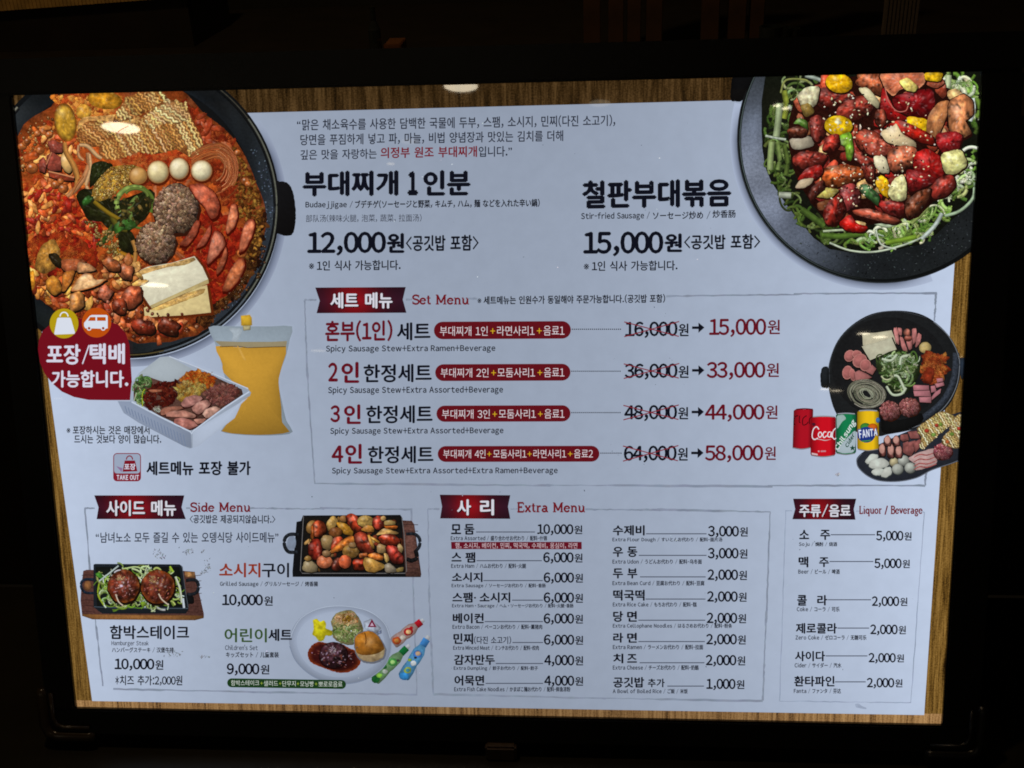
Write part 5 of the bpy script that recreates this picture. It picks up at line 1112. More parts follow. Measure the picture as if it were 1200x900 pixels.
for cx, cy, h in ((633, 375, 50), (690, 380, 56), (742, 385, 50), (668, 315, 40), (725, 315, 40)):
    blob('sausage_piece', PLAT, [(cx-24, cy-h*.4), (cx, cy-h), (cx+24, cy-h*.4), (cx+24, cy+h*.8), (cx-22, cy+h*.8)], (150, 78, 72), k=2, sh=.3, edge=.25, shadow=3)
    blob('sausage_face', PLAT, ell(cx, cy-h*.15, 19, h*.62, 0, 12), (196, 138, 124), raw=True, sh=.1, edge=.1)
for pts in ([(770, 330), (800, 318), (830, 340), (800, 410), (770, 390)], [(805, 325), (850, 312), (862, 345), (825, 415), (800, 408)], [(835, 330), (885, 300), (885, 350), (850, 395)], [(800, 255), (860, 250), (885, 300), (820, 300)], [(755, 275), (800, 270), (810, 310), (770, 320), (752, 305)]): blob('ham_slab', PLAT, pts, (140, 74, 70), k=1, sh=.3, edge=.2, shadow=3)
blob('bacon_slice', PLAT, [(800, 430), (860, 395), (975, 360), (985, 400), (995, 465), (900, 500), (850, 510), (855, 470)], (188, 150, 146), k=2, sh=.15, edge=.15)
for y in (410, 440, 468, 490): strand('bacon_streak', PLAT, [(840, y+14), (880, y-6), (930, y-2), (990, y-24)], 8, (156, 78, 76), edge=.2, grain=.6, taper=.5)
mince(PLAT, 1030, 385, 60, 50, [(150, 66, 72), (180, 110, 112), (120, 40, 48)], 150, 6, 12, (120, 48, 54))
for poly, an in (([(860, 235), (930, 180), (1010, 125), (1060, 130), (1120, 165), (1100, 200), (1010, 270), (930, 345), (900, 372), (880, 350), (890, 290)], 60), ([(1080, 190), (1130, 140), (1160, 140), (1160, 360), (1100, 365), (1020, 340), (1030, 290), (1080, 240)], 60)):
    PARENT = STEW; STEW = PLAT; ramen('ramen_block', poly, an, 16, 11, 4.5, 26, [(206, 184, 122), (190, 160, 90), (216, 198, 148)], (150, 116, 60)); STEW = PARENT
for cx, cy, c in ((925, 250, (176, 50, 30)), (990, 215, (170, 50, 34)), (970, 275, (120, 160, 60)), (1015, 208, (120, 150, 50)), (1090, 270, (110, 150, 50)), (1135, 235, (180, 50, 34)), (1060, 320, (186, 90, 40))): blob('vegetable_bit', PLAT, ell(cx, cy, 15, 13, 0, 9, .15), c, raw=True)
# ---------------- drink cans
MOTT[0] = 0
def can(name, label, x0, x1, x2, x3, yt, yb, c, top=(150, 156, 166)):
    """x0,x1 top left/right, x2,x3 bottom left/right"""
    S = Sheet(name, ROOT, label=label); n = 12; V = []; cc = []
    for j, (y, sc, k) in enumerate(((yt, .88, 1), (yt+10, 1, 1), (yb-12, 1, 1), (yb, .9, .9))):
        for i in range(n+1):
            u = i/n; m = (x0+x1)/2*(1-j/3)+(x2+x3)/2*(j/3); hwid = ((x1-x0)*(1-j/3)+(x3-x2)*(j/3))/2*sc
            x = m+(2*u-1)*hwid; yy = y+8*math.sin(math.pi*u)*(.2 if j < 2 else .8); f = (.62+.5*math.sin(math.pi*u)**.7+.12*math.exp(-((u-.75)/.08)**2))*k
            V.append(P(x, yy)); cc.append((*[q*f for q in c], .02))
    S.add(V, cc, [(j*(n+1)+i, (j+1)*(n+1)+i, (j+1)*(n+1)+i+1, j*(n+1)+i+1) for j in range(3) for i in range(n)]); o = S.done()
    S = Sheet('can_rim', o); m = (x0+x1)/2; ribbon(S, [(m-(x1-x0)*.42, yt+1), (m, yt-3), (m+(x1-x0)*.42, yt+1)], 8, top, edge=.4); ribbon(S, [(x2+6, yb-2), ((x2+x3)/2, yb+7), (x3-6, yb-2)], 6, (130, 130, 136), edge=.4); S.done()
    return o
def script_word(parent, strokes, w_, c):
    S = Sheet('lettering', parent, M_INK)
    for st in strokes: ribbon(S, st, w_, c, edge=0, grain=0, k=4)
    S.done()
c1 = can('drink_can_picture', 'printed picture of a dark red drink can with black script', 62, 190, 42, 170, 108, 362, (150, 16, 30), (84, 20, 30))
script_word(c1, [[(84, 150), (62, 160), (56, 200), (66, 210)], [(94, 150), (92, 190), (100, 196)], [(140, 150), (116, 170), (116, 210), (140, 205), (150, 190)], [(158, 205), (160, 170), (185, 160), (190, 200)]], 6, (44, 8, 14))
c3 = can('drink_can_picture', 'printed picture of a green and white drink can with slanted script', 332, 466, 330, 462, 138, 398, (18, 108, 66))
blob('can_swirl', c3, [(336, 150), (380, 142), (400, 170), (372, 190), (340, 240), (336, 200)], (150, 176, 172), k=2, edge=.05, sh=0); blob('can_swirl', c3, [(330, 380), (400, 300), (462, 240), (462, 330), (450, 390), (380, 398)], (166, 182, 190), k=2, edge=.05, sh=0, grain=0)
S = Sheet('lettering', c3, M_INK); lq(S, 'Chilsung', ((318, 360), (438, 165), (468, 205), (352, 385)), (206, 216, 214), .03); S.done()
S = Sheet('lettering', c3, M_INK); lq(S, 'Cider', ((388, 345), (436, 258), (458, 278), (408, 362)), (16, 70, 50), .04); S.done()
flat('can_star', c3, [q for i in range(10) for q in [(440+(20 if i % 2 == 0 else 9)*math.sin(math.pi*i/5), 362-(20 if i % 2 == 0 else 9)*math.cos(math.pi*i/5))]], (16, 60, 44), z=nz())
c4 = can('drink_can_picture', 'printed picture of a yellow drink can with blue and white lettering', 472, 612, 470, 612, 118, 372, (206, 166, 22))
blob('can_fruit', c4, ell(525, 225, 36, 28, 0, 12), (60, 130, 50), raw=True); blob('can_fruit', c4, ell(572, 230, 34, 30, 0, 12), (200, 96, 24), raw=True); blob('can_disc', c4, ell(530, 275, 58, 52, 0, 18), (30, 54, 130), raw=True, sh=.1, edge=.1)
S = Sheet('lettering', c4, M_INK); lq(S, 'FANTA', ((472, 238), (606, 228), (607, 284), (480, 306)), (24, 40, 120), .08); S.done()
S = Sheet('lettering', c4, M_INK); lq(S, 'FANTA', ((478, 243), (602, 234), (603, 279), (486, 300)), (214, 222, 236), .03); S.done()
strand('can_band', c4, [(500, 318), (530, 316), (560, 312)], 8, (70, 150, 60)); blob('can_seal', c4, ell(606, 180, 14, 18, 0, 12), (60, 110, 170), raw=True)
c2 = can('drink_can_picture', 'printed picture of a bright red drink can with white script', 168, 332, 164, 328, 156, 412, (176, 14, 28))
script_word(c2, [[(220, 240), (205, 222), (184, 240), (176, 285), (190, 306), (214, 296)], [(226, 255), (216, 275), (226, 292), (240, 275), (230, 255)], [(268, 258), (256, 256), (246, 275), (254, 294), (272, 280)],
    [(296, 256), (282, 260), (278, 284), (294, 288), (302, 256), (300, 290), (310, 284)], [(330, 232), (314, 250), (308, 285), (322, 304), (332, 296)]], 6.5, (216, 214, 220))
strand('can_wave', c2, [(186, 300), (230, 306), (262, 312), (300, 304)], 5, (210, 206, 212), taper=.9)
S = Sheet('lettering', c2, M_INK); lq(S, '• •••', ((212, 376), (268, 376), (268, 388), (212, 388)), (206, 180, 184), 0) if False else None
flat('can_print', c2, [(214, 378), (224, 378), (224, 388), (214, 388)], (200, 160, 166), z=nz()); flat('can_print', c2, [(232, 378), (266, 377), (266, 387), (232, 388)], (190, 130, 140), z=nz()); flat('can_print', c2, [(172, 392), (212, 400), (212, 410), (174, 404)], (206, 180, 184), z=nz())
flat('can_print', c2, [(172, 200), (190, 196), (202, 206), (184, 222)], (70, 20, 36), z=nz())
# ---------------- sizzling sausage pan
Z[0] = Z0; MOTT[0] = .22; MOTT[1] = .5; TONE[0] = 1.0; TONE[1] = .05
crop(325, 595, 1200/180)
PAN = picture('sausage_pan_picture', 'printed picture of grilled sausages in a black square pan', [(200, 60), (960, 55), (978, 80), (985, 195), (1010, 330), (1016, 500), (1125, 520), (1120, 542), (120, 540), (118, 500), (150, 110), (185, 102)], (16, 17, 20), sh=.1, edge=.05, grain=.05)
blob('wooden_base', PAN, [(975, 98), (1050, 102), (1070, 130), (1125, 520), (1118, 540), (1004, 540), (985, 300)], (98, 64, 56), k=1, grain=.5, sh=.2)
for y in (130, 180, 430, 470, 505): strand('plank_joint', PAN, [(978+y*.03, y), (1100, y+3)], 5, (50, 32, 32), edge=.1)
def handle(parent, pts, w_, c=(30, 34, 40)): strand('pan_handle', parent, pts, w_, c, edge=.5, hl=.3, grain=.05)
blob('handle_gap', PAN, ell(110, 280, 36, 62, 8, 16), (120, 132, 152), raw=True, edge=0, sh=0, grain=0); handle(PAN, [(165, 210), (100, 208), (60, 240), (58, 300), (90, 345), (160, 345)], 28)
handle(PAN, [(1005, 205), (1070, 205), (1110, 240), (1110, 300), (1080, 340)], 26); handle(PAN, [(1080, 330), (1090, 390), (1050, 412), (1010, 400)], 34, (20, 20, 22))
S = Sheet('pan_rim', PAN); ribbon(S, [(205, 66), (180, 490), (195, 512), (1000, 512), (1010, 495), (990, 200), (972, 75)], 6, (110, 108, 108), sm=False, grain=.2); S.done()
blob('pan_floor', PAN, [(215, 75), (958, 72), (990, 480), (975, 498), (215, 498), (195, 480)], (22, 20, 18), k=1, grain=.4, sh=.1, edge=.1)
PI_ = [('onion_piece', ell(268, 150, 36, 48, 20, 12), (150, 124, 80)), ('sausage', ell(325, 165, 55, 60, 0, 14), (136, 50, 28)), ('carrot_stick', [(262, 150), (282, 140), (285, 240), (262, 240)], (150, 70, 26)), ('potato_piece', [(385, 120), (435, 60), (478, 105), (440, 165), (400, 180)], (180, 160, 104)),
 ('potato_piece', [(465, 115), (530, 120), (590, 180), (580, 215), (520, 200), (480, 150)], (176, 136, 44)), ('mushroom_piece', ell(455, 190, 48, 36, 0, 12), (90, 50, 26)), ('onion_piece', ell(520, 85, 30, 24, 0, 10), (150, 116, 76)), ('sausage', [(540, 65), (580, 48), (625, 70), (665, 130), (660, 170), (610, 200), (575, 150), (548, 110)], (150, 46, 26)),
 ('potato_piece', ell(690, 105, 60, 42, 0, 12), (172, 156, 100)), ('potato_piece', [(655, 170), (700, 135), (750, 145), (755, 185), (700, 188)], (190, 140, 70)), ('sausage', ell(792, 115, 46, 50, 0, 14), (140, 44, 34)), ('onion_piece', ell(828, 82, 20, 18, 0, 10), (180, 160, 120)), ('carrot_piece', [(835, 125), (900, 128), (940, 145), (925, 165), (850, 162)], (168, 84, 30)), ('onion_piece', [(838, 105), (880, 96), (920, 108), (918, 132), (840, 134)], (160, 150, 110)),
 ('potato_piece', [(775, 212), (830, 162), (880, 170), (945, 195), (920, 205), (830, 205)], (196, 172, 120)), ('sausage', [(795, 235), (830, 208), (900, 205), (955, 250), (950, 285), (880, 292), (820, 275)], (128, 38, 22)),
 ('onion_piece', [(342, 250), (370, 215), (430, 225), (432, 290), (400, 330), (355, 305)], (146, 134, 108)), ('sausage', [(420, 340), (435, 240), (490, 225), (520, 250), (490, 310)], (140, 48, 28)), ('sausage', [(245, 300), (275, 250), (330, 250), (350, 330), (335, 395), (285, 400), (250, 360)], (120, 30, 22)),
 ('carrot_stick', [(420, 335), (500, 260), (570, 220), (605, 235), (590, 275), (500, 330), (430, 350)], (170, 92, 36)), ('potato_piece', ell(575, 340, 60, 48, 0, 13), (136, 110, 62)), ('onion_piece', ell(590, 290, 30, 20, 0, 10), (140, 120, 96)), ('sausage', [(605, 215), (650, 190), (700, 210), (750, 300), (745, 345), (690, 350), (640, 320), (615, 270)], (128, 42, 28)),
 ('potato_stick', [(705, 215), (725, 215), (760, 310), (740, 320)], (190, 150, 76)), ('potato_stick', [(730, 220), (800, 262), (790, 275), (735, 240)], (180, 140, 64)), ('onion_piece', [(780, 300), (800, 280), (860, 305), (840, 350), (785, 350)], (160, 144, 116)), ('sausage', [(850, 310), (880, 295), (940, 310), (985, 390), (970, 430), (910, 430), (870, 380)], (136, 36, 30)),
 ('onion_piece', [(940, 295), (960, 280), (985, 320), (970, 350), (945, 330)], (170, 160, 130)), ('carrot_stick', [(640, 360), (700, 350), (700, 385), (645, 390)], (164, 84, 44)), ('carrot_stick', [(705, 370), (760, 350), (830, 375), (820, 408), (740, 400)], (176, 92, 36)), ('potato_piece', [(835, 355), (860, 360), (875, 400), (855, 430), (840, 400)], (180, 160, 110)),
 ('sausage_end', ell(370, 420, 56, 46, 0, 16), (158, 84, 60)), ('onion_piece', [(200, 480), (215, 420), (260, 412), (310, 450), (310, 495), (240, 500)], (150, 150, 140)), ('onion_piece', ell(240, 395, 24, 20, 0, 10), (150, 128, 80)), ('onion_piece', ell(385, 355, 30, 24, 0, 10), (140, 120, 100)), ('sausage', ell(470, 440, 40, 50, 30, 12), (84, 30, 22)), ('sausage_end', ell(530, 420, 44, 48, 0, 14), (160, 70, 46)),
 ('sausage', [(595, 405), (670, 400), (690, 430), (680, 482), (600, 480)], (140, 40, 24)), ('potato_piece', [(675, 430), (690, 390), (740, 400), (835, 445), (825, 470), (760, 500), (700, 490)], (184, 152, 84)), ('onion_piece', [(840, 450), (870, 430), (925, 470), (925, 500), (850, 502)], (140, 144, 154)), ('onion_piece', [(930, 475), (985, 460), (985, 492), (935, 500)], (130, 124, 84))]
PI_ = [(n_, p_, (c_[0]*.96, c_[1]*.84, c_[2]*.66) if n_[:3] in ('oni', 'pot') else (c_[0]*1.2, c_[1]*1.2, c_[2]*1.05)) for n_, p_, c_ in PI_]
random.seed(5)
for _ in range(60):
    x, y = rpt([(220, 90), (950, 85), (980, 470), (215, 485)])
    blob('pan_scrap', PAN, ell(x, y, random.uniform(16, 34), random.uniform(12, 22), random.uniform(0, 180), 8, .25), jc(random.choice([(120, 44, 24), (140, 90, 40), (90, 40, 20), (160, 120, 70)]), .2), sh=.5, edge=.3, rings=3)
for nm_, pts, c in PI_: blob(nm_, PAN, [(sum(q[0] for q in pts)/len(pts)*-.1+p[0]*1.1, sum(q[1] for q in pts)/len(pts)*-.1+p[1]*1.1) for p in pts], c, k=2, sh=.45, edge=.25, grain=.25, hl=.28, hw=.2, shadow=4, scol=(12, 8, 6))
# ---------------- hamburger steak skillet
crop(90, 650, 7.5)
STK = picture('hamburger_steak_picture', 'printed picture of two glazed hamburger steaks in a black skillet', [(60, 140), (90, 130), (160, 132), (940, 140), (1040, 148), (1052, 220), (1120, 520), (1118, 552), (1040, 572), (140, 565), (50, 530), (36, 400), (44, 260)], (84, 52, 46), sh=.1, edge=.05, grain=.4)
for y in (180, 230, 290, 340, 400, 450, 500): strand('wood_grain_line', STK, [(46, y), (100, y-6), (160, y+4)], 5, (56, 32, 34), grain=.3); strand('wood_grain_line', STK, [(960, y-6), (1040, y+2), (1090+y*.03, y-4)], 5, (66, 40, 34), grain=.3)
blob('board_edge', STK, [(50, 520), (200, 522), (1000, 530), (1120, 535), (1118, 555), (1040, 574), (140, 566), (50, 535)], (140, 92, 48), k=1, grain=.3, sh=.2)
blob('wood_highlight', STK, [(950, 145), (1040, 150), (1050, 200), (955, 195)], (150, 104, 62), k=1, grain=.4)
blob('handle_gap', STK, ell(100, 270, 34, 44, 0, 14), (140, 92, 54), raw=True, grain=.4); handle(STK, [(150, 215), (80, 215), (45, 240), (45, 290), (80, 330), (150, 335)], 24, (26, 36, 50)); blob('pan_shade', STK, [(960, 340), (1030, 360), (1035, 430), (960, 430)], (16, 16, 18), k=2); handle(STK, [(960, 225), (1040, 220), (1070, 260), (1062, 320), (1020, 345), (970, 345)], 30, (28, 32, 38))
blob('skillet', STK, [(150, 85), (165, 78), (905, 82), (925, 95), (955, 300), (985, 440), (985, 480), (960, 515), (230, 515), (190, 490), (150, 455)], (24, 30, 36), k=1, sh=.15, edge=.05, grain=.06)
blob('skillet_floor', STK, [(170, 105), (905, 105), (955, 455), (180, 450)], (22, 26, 24), k=1, grain=.2)
strand('skillet_rim', STK, [(155, 455), (300, 462), (600, 468), (980, 470)], 6, (70, 84, 96), edge=.2); strand('skillet_rim', STK, [(930, 100), (955, 300), (982, 460)], 6, (70, 78, 86), edge=.2)
nest([(180, 160), (330, 110), (600, 100), (880, 120), (945, 440), (800, 462), (400, 465), (210, 450), (180, 300)], 190, 22, 80, [(150, 172, 90), (176, 190, 150), (120, 150, 50), (190, 200, 190), (96, 130, 40)], 8, 16, 'cabbage_shred', STK)
blob('green_leaf', STK, [(165, 160), (200, 150), (235, 180), (225, 210), (180, 195)], (70, 140, 40), k=2)
for pts, w_, c in (([(370, 95), (290, 160), (200, 230)], 14, (170, 184, 180)), ([(430, 120), (520, 105), (600, 130)], 14, (170, 190, 130)), ([(200, 250), (190, 350), (240, 440)], 14, (140, 160, 40)), ([(870, 190), (910, 300), (925, 420)], 18, (184, 192, 170)), ([(820, 100), (850, 150)], 18, (150, 180, 50)), ([(935, 380), (945, 465)], 20, (186, 196, 206))): strand('cabbage_strip', STK, pts, w_, c, edge=.25)
for cx, cy, rx, ry in ((415, 275, 138, 145), (715, 280, 148, 148)):
    blob('hamburger_steak', STK, ell(cx, cy, rx, ry, 0, 30, .03), (96, 34, 20), raw=True, sh=.55, edge=.35, hl=.1, hp=(-.1, -.2), hw=.5, grain=.4, rings=9, mott=.5, sheen=1.2, shadow=10, rim=(96, 44, 14), scol=(20, 10, 6))
scatter('glaze_glint', STK, ell(430, 300, 110, 110, 0, 12), 30, 4, 9, [(170, 90, 84), (196, 140, 140)], grain=0); scatter('glaze_glint', STK, ell(715, 300, 120, 110, 0, 12), 34, 4, 9, [(170, 90, 84), (190, 120, 60)], grain=0)
blob('glaze_highlight', STK, ell(395, 272, 16, 12, 0, 8), (214, 190, 214), raw=True, sh=0)
scatter('sesame_seed', STK, ell(385, 200, 44, 26, 0, 10), 34, 3, 6, [(206, 170, 120)], grain=0); scatter('sesame_seed', STK, ell(680, 215, 50, 30, 0, 10), 34, 3, 6, [(190, 150, 100)], grain=0)
for pts in ([(345, 345), (370, 410), (410, 445)], [(722, 340), (750, 390), (810, 440)]): strand('cabbage_strip', STK, pts, 12, (196, 180, 160), edge=.3)
blob('green_leaf', STK, [(560, 415), (600, 405), (615, 440), (580, 460)], (120, 150, 40), k=2)
# ---------------- children's plate and drink bottles
Z[0] = Z0; TONE[0] = 1.02; MOTT[0] = .15; MOTT[1] = 0
crop(330, 700, 1200/180)
def bottle(label, ax, ay, bx, by, w_, body, cap, blobs):
    """a is the base centre, b the mouth"""
    dx, dy = bx-ax, by-ay; l = math.hypot(dx, dy); ux, uy = dx/l, dy/l; nx, ny = -uy, ux
    prof = [(0, .42), (.03, .5), (.2, .52), (.35, .44), (.42, .5), (.62, .5), (.72, .34), (.78, .24)]
    pts = [(ax+ux*l*t+nx*w_*h, ay+uy*l*t+ny*w_*h) for t, h in prof]+[(ax+ux*l*t-nx*w_*h, ay+uy*l*t-ny*w_*h) for t, h in prof[::-1]]
    o = picture('drink_bottle_picture', label, pts, body, sh=.4, edge=.25, grain=.25)
    q = [(ax+ux*l*t+nx*w_*h, ay+uy*l*t+ny*w_*h) for t, h in ((.76, .3), (.92, .3), (.92, -.3), (.76, -.3))]; blob('bottle_cap', o, q, cap, k=1, sh=.4, edge=.1)
    q = [(ax+ux*l*t+nx*w_*h, ay+uy*l*t+ny*w_*h) for t, h in ((.92, .2), (1.0, .16), (1.0, -.16), (.92, -.2))]; blob('bottle_spout', o, q, (160, 164, 170), k=1, edge=.1)
    for t, h, r, c in blobs: blob('label_print', o, ell(ax+ux*l*t+nx*w_*h, ay+uy*l*t+ny*w_*h, w_*r, w_*r*.85, 0, 10, .1), c, raw=True, grain=.1, sh=.2, edge=.2)
bottle('printed picture of a small drink bottle with a red cap', 870, 360, 1110, 175, 92, (150, 124, 120), (150, 18, 30), [(.12, 0, .4, (170, 70, 30)), (.12, 0, .2, (196, 130, 60)), (.3, .1, .25, (180, 170, 160)), (.5, 0, .42, (156, 26, 30)), (.5, .05, .24, (200, 160, 110)), (.62, -.1, .16, (150, 20, 26))])
bottle('printed picture of a small drink bottle with a green cap', 725, 650, 1000, 372, 88, (96, 130, 90), (16, 92, 44), [(.04, 0, .4, (22, 84, 34)), (.14, 0, .26, (120, 170, 60)), (.28, .1, .24, (170, 180, 170)), (.34, -.2, .2, (30, 90, 40)), (.52, 0, .42, (60, 130, 60)), (.52, 0, .22, (150, 190, 110)), (.62, .24, .14, (60, 60, 60))])
bottle('printed picture of a small drink bottle with a blue cap', 950, 628, 1150, 300, 96, (70, 128, 170), (50, 110, 170), [(.04, 0, .42, (44, 120, 180)), (.18, 0, .32, (140, 160, 60)), (.18, 0, .18, (60, 130, 150)), (.36, .1, .26, (190, 196, 200)), (.38, -.3, .16, (130, 160, 40)), (.56, 0, .38, (60, 110, 180)), (.58, 0, .22, (190, 160, 130)), (.48, 0, .12, (30, 30, 40))])
MOTT[0] = .05
KID = picture('kids_plate_picture', 'printed picture of an oval white plate with steak, roll and salad', smooth([(60, 360), (75, 270), (140, 165), (260, 95), (410, 65), (560, 72), (700, 115), (810, 200), (855, 320), (850, 430), (800, 540), (700, 620), (600, 658), (480, 672), (330, 650), (210, 590), (110, 490)], 3), (156, 168, 190), sh=.1, edge=.2, grain=.02, rings=6, ep=8)
strand('plate_rim', KID, [(700, 622), (600, 660), (480, 674), (330, 652), (210, 592), (110, 492), (64, 380)], 7, (118, 130, 152), edge=.1, grain=0); strand('plate_rim', KID, [(70, 330), (85, 270), (150, 165), (270, 95), (410, 68), (560, 76), (700, 118), (806, 205), (850, 320)], 4, (176, 188, 206), edge=.1, grain=0); strand('plate_rim', KID, [(856, 330), (850, 430), (800, 540), (700, 622)], 6, (132, 144, 166), edge=.1, grain=0)
blob('plate_well', KID, smooth([(120, 350), (150, 240), (260, 150), (430, 110), (600, 125), (730, 200), (800, 320), (790, 430), (710, 540), (560, 610), (400, 620), (260, 570), (160, 470)], 3), (160, 172, 193), raw=True, sh=.06, edge=.04, grain=.02)
MOTT[0] = .16; MOTT[1] = .2
blob('pickle_flower', KID, [(245, 175), (280, 168), (300, 190), (330, 178), (350, 210), (345, 240), (395, 262), (390, 300), (345, 300), (330, 335), (290, 342), (270, 310), (240, 290), (250, 250), (248, 215)], (184, 172, 20), k=2, sh=.2, edge=.15, grain=.08)
SLD = [(400, 240), (385, 190), (420, 130), (480, 105), (550, 100), (600, 150), (640, 240), (620, 290), (560, 370), (470, 360), (400, 310)]
blob('salad_heap', KID, SLD, (140, 130, 86), k=3, grain=.5, edge=.3)
nest([(390, 200), (430, 130), (560, 105), (610, 180), (560, 210), (420, 220)], 60, 10, 34, [(186, 146, 100), (200, 166, 124), (150, 104, 56)], 5, 10, 'cabbage_shred', KID); nest([(400, 230), (440, 210), (600, 210), (635, 250), (560, 365), (470, 355), (400, 300)], 80, 10, 30, [(120, 140, 76), (160, 170, 124), (84, 104, 44)], 5, 9, 'cabbage_shred', KID)
scatter('corn_bit', KID, [(470, 150), (550, 140), (560, 180), (480, 185)], 20, 6, 11, [(130, 90, 24), (160, 120, 40)])
blob('cream_cup', KID, [(640, 190), (700, 165), (780, 240), (740, 285), (680, 270), (645, 235)], (168, 178, 196), k=1, sh=.15); flat('cup_triangle', KID, [(706, 168), (742, 232), (672, 232)], (110, 26, 56), z=nz()); flat('cup_triangle', KID, [(706, 195), (722, 222), (692, 222)], (190, 160, 180), z=nz()); blob('cup_side', KID, [(745, 275), (780, 252), (782, 280), (752, 292)], (96, 104, 130), k=1)
blob('sauce_pool', KID, [(205, 430), (235, 375), (290, 345), (350, 355), (440, 350), (540, 400), (600, 430), (622, 490), (590, 550), (520, 585), (430, 585), (340, 555), (250, 520), (212, 480)], (54, 14, 14), k=3, sh=.3, edge=.2, grain=.25, rim=(120, 48, 20))
blob('hamburger_steak', KID, ell(405, 450, 108, 100, 0, 24, .02), (50, 24, 30), raw=True, sh=.55, edge=.3, hl=.15, hp=(0, -.3), hw=.3, grain=.4, rings=8, mott=.5, sheen=1, shadow=5, scol=(24, 6, 8))
scatter('sauce_glint', KID, [(225, 430), (300, 380), (560, 440), (600, 500), (500, 560), (330, 530)], 44, 4, 9, [(150, 120, 140), (120, 60, 50)], grain=0); scatter('sesame_seed', KID, ell(400, 410, 24, 34, 0, 10), 20, 4, 7, [(170, 150, 160)], grain=0)
blob('bread_roll', KID, [(580, 420), (570, 330), (600, 285), (680, 262), (745, 290), (800, 380), (805, 420), (790, 470), (720, 502), (640, 495), (600, 460)], (176, 150, 110), k=3, sh=.2, edge=.2, grain=.08, shadow=6, scol=(96, 100, 112))
blob('roll_crust', KID, [(580, 410), (570, 330), (600, 285), (680, 262), (745, 290), (798, 375), (795, 410), (740, 440), (660, 452), (600, 440)], (150, 92, 26), k=3, sh=.45, edge=.2, hl=.2, hp=(.1, -.2), hw=.3, grain=.12)
strand('crust_fold', KID, [(650, 275), (660, 320), (658, 365)], 8, (106, 60, 16), grain=.1)
Z[0] += 2e-5; MOTT[0] = 0
# ---------------- wear and adhesive marks on the film
crop(60, 570, 3.6)
for poly, n_ in (([(425, 262), (450, 255), (488, 290), (480, 305), (430, 300)], 34), ([(555, 270), (600, 262), (600, 280), (560, 288)], 20), ([(645, 310), (670, 300), (672, 360), (620, 376), (650, 345)], 36), ([(630, 275), (645, 265), (640, 290)], 8), ([(440, 700), (560, 690), (540, 720), (470, 718)], 20), ([(620, 715), (650, 712), (710, 722), (640, 724)], 10)):
    scatter('film_scuff', PAPER, poly, n_, 1, 3.2, [(118, 122, 130), (100, 104, 110)], el=2, grain=0, edge=0)
crop(900, 340, 3.75)
scatter('film_scuff', PAPER, [(290, 806), (320, 808), (310, 818)], 12, 2, 5, [(206, 214, 226)], grain=0)
crop(900, 570, 3.4636); blob('film_scuff', PAPER, [(352, 882), (368, 880), (380, 890), (400, 898), (398, 904), (372, 900), (356, 896)], (152, 164, 186), k=2, edge=0, sh=0)
crop(640, 330, 3.75); scatter('dust_fleck', PAPER, [(200, 30), (900, 80), (700, 850), (180, 860)], 16, .8, 2, [(60, 66, 78)], grain=0, edge=0)
crop(0, 0, 1); scatter('dust_fleck', PAPER, [(380, 570), (1080, 575), (1060, 830), (520, 826), (300, 800), (150, 575)], 60, .3, .7, [(70, 76, 90), (190, 200, 214)], grain=0, edge=0)
scatter('dust_fleck', PAPER, [(380, 140), (860, 140), (900, 330), (390, 330)], 30, .3, .7, [(80, 86, 100), (196, 204, 216)], grain=0, edge=0)

# ================================================================== the dark place round the board
def wmat(*a, **k): return plain(*a, **k)
def wobj(name, vf, mat, parent=None, origin=None): return link_mesh(name, vf[0], vf[1], mat, parent, origin=origin)
M_CNT = wmat('dark_counter_laminate', (.020, .016, .007), .45, bs=14)
M_WALL = wmat('dark_wall_paint', (.014, .011, .006), .8, bs=8)
M_SHELF = wmat('dark_shelf_wood', (.02, .013, .006), .6, bs=20)
M_SLAT = wmat('brown_slat_wood', (.10, .045, .016), .6, bs=30)
M_RIB = wmat('golden_ribbed_wood', (.75, .45, .12), .5, bs=60)
o = wobj('counter', box(-2.5, 2.5, -1.6, .16, -.36, -.3225), M_CNT); o['kind'] = 'structure'
o = wobj('counter_back_panel', box(-2.5, 2.5, .165, .19, -.3225, .20), M_CNT); o['kind'] = 'structure'
o = wobj('raised_shelf', box(-2.5, 2.5, .165, .95, .2005, .222), M_SHELF); o['kind'] = 'structure'
o = wobj('back_wall', box(-2.5, 2.5, .952, 1.0, -.36, 2.2), M_WALL); o['kind'] = 'structure'
def wp(px, py, y):
    """world point seen at a pixel, on the vertical plane y"""
    c = cam.matrix_world.translation; d = BW.to_3x3() @ ray(px, py); t = (y-c.y)/d.y; return c+d*t
SH = .2222
def upright(name, px0, px1, pytop, y, mat, label, cat, dep=.02, group=None, zt=None):
    a, b = wp(px0, 40, y), wp(px1, 40, y); z1 = zt if zt else wp((px0+px1)/2, pytop, y).z
    e = bpy.data.objects.new(name, None); C.objects.link(e)
    return a.x, b.x, max(z1, SH+.02)
# slatted screen
e = bpy.data.objects.new('slat_screen', None); C.objects.link(e); e.location = (wp(780, 30, .5).x, .5, SH)
tag(e, 'brown upright wooden slats in the dark above the board', 'slatted screen'); e['_o'] = list(e.location)
for a, b in ((684, 704), (713, 731), (735, 751), (757, 776), (822, 842), (853, 873), (878, 894)):
    x0, x1 = wp(a, 30, .5).x, wp(b, 30, .5).x; link_mesh('slat', *box(x0, x1, .49, .51, SH+.012, .62, .001), M_SLAT, e)
x0, x1 = wp(676, 30, .5).x, wp(902, 30, .5).x; link_mesh('base_rail', *box(x0, x1, .485, .515, SH, SH+.012), M_SHELF, e)
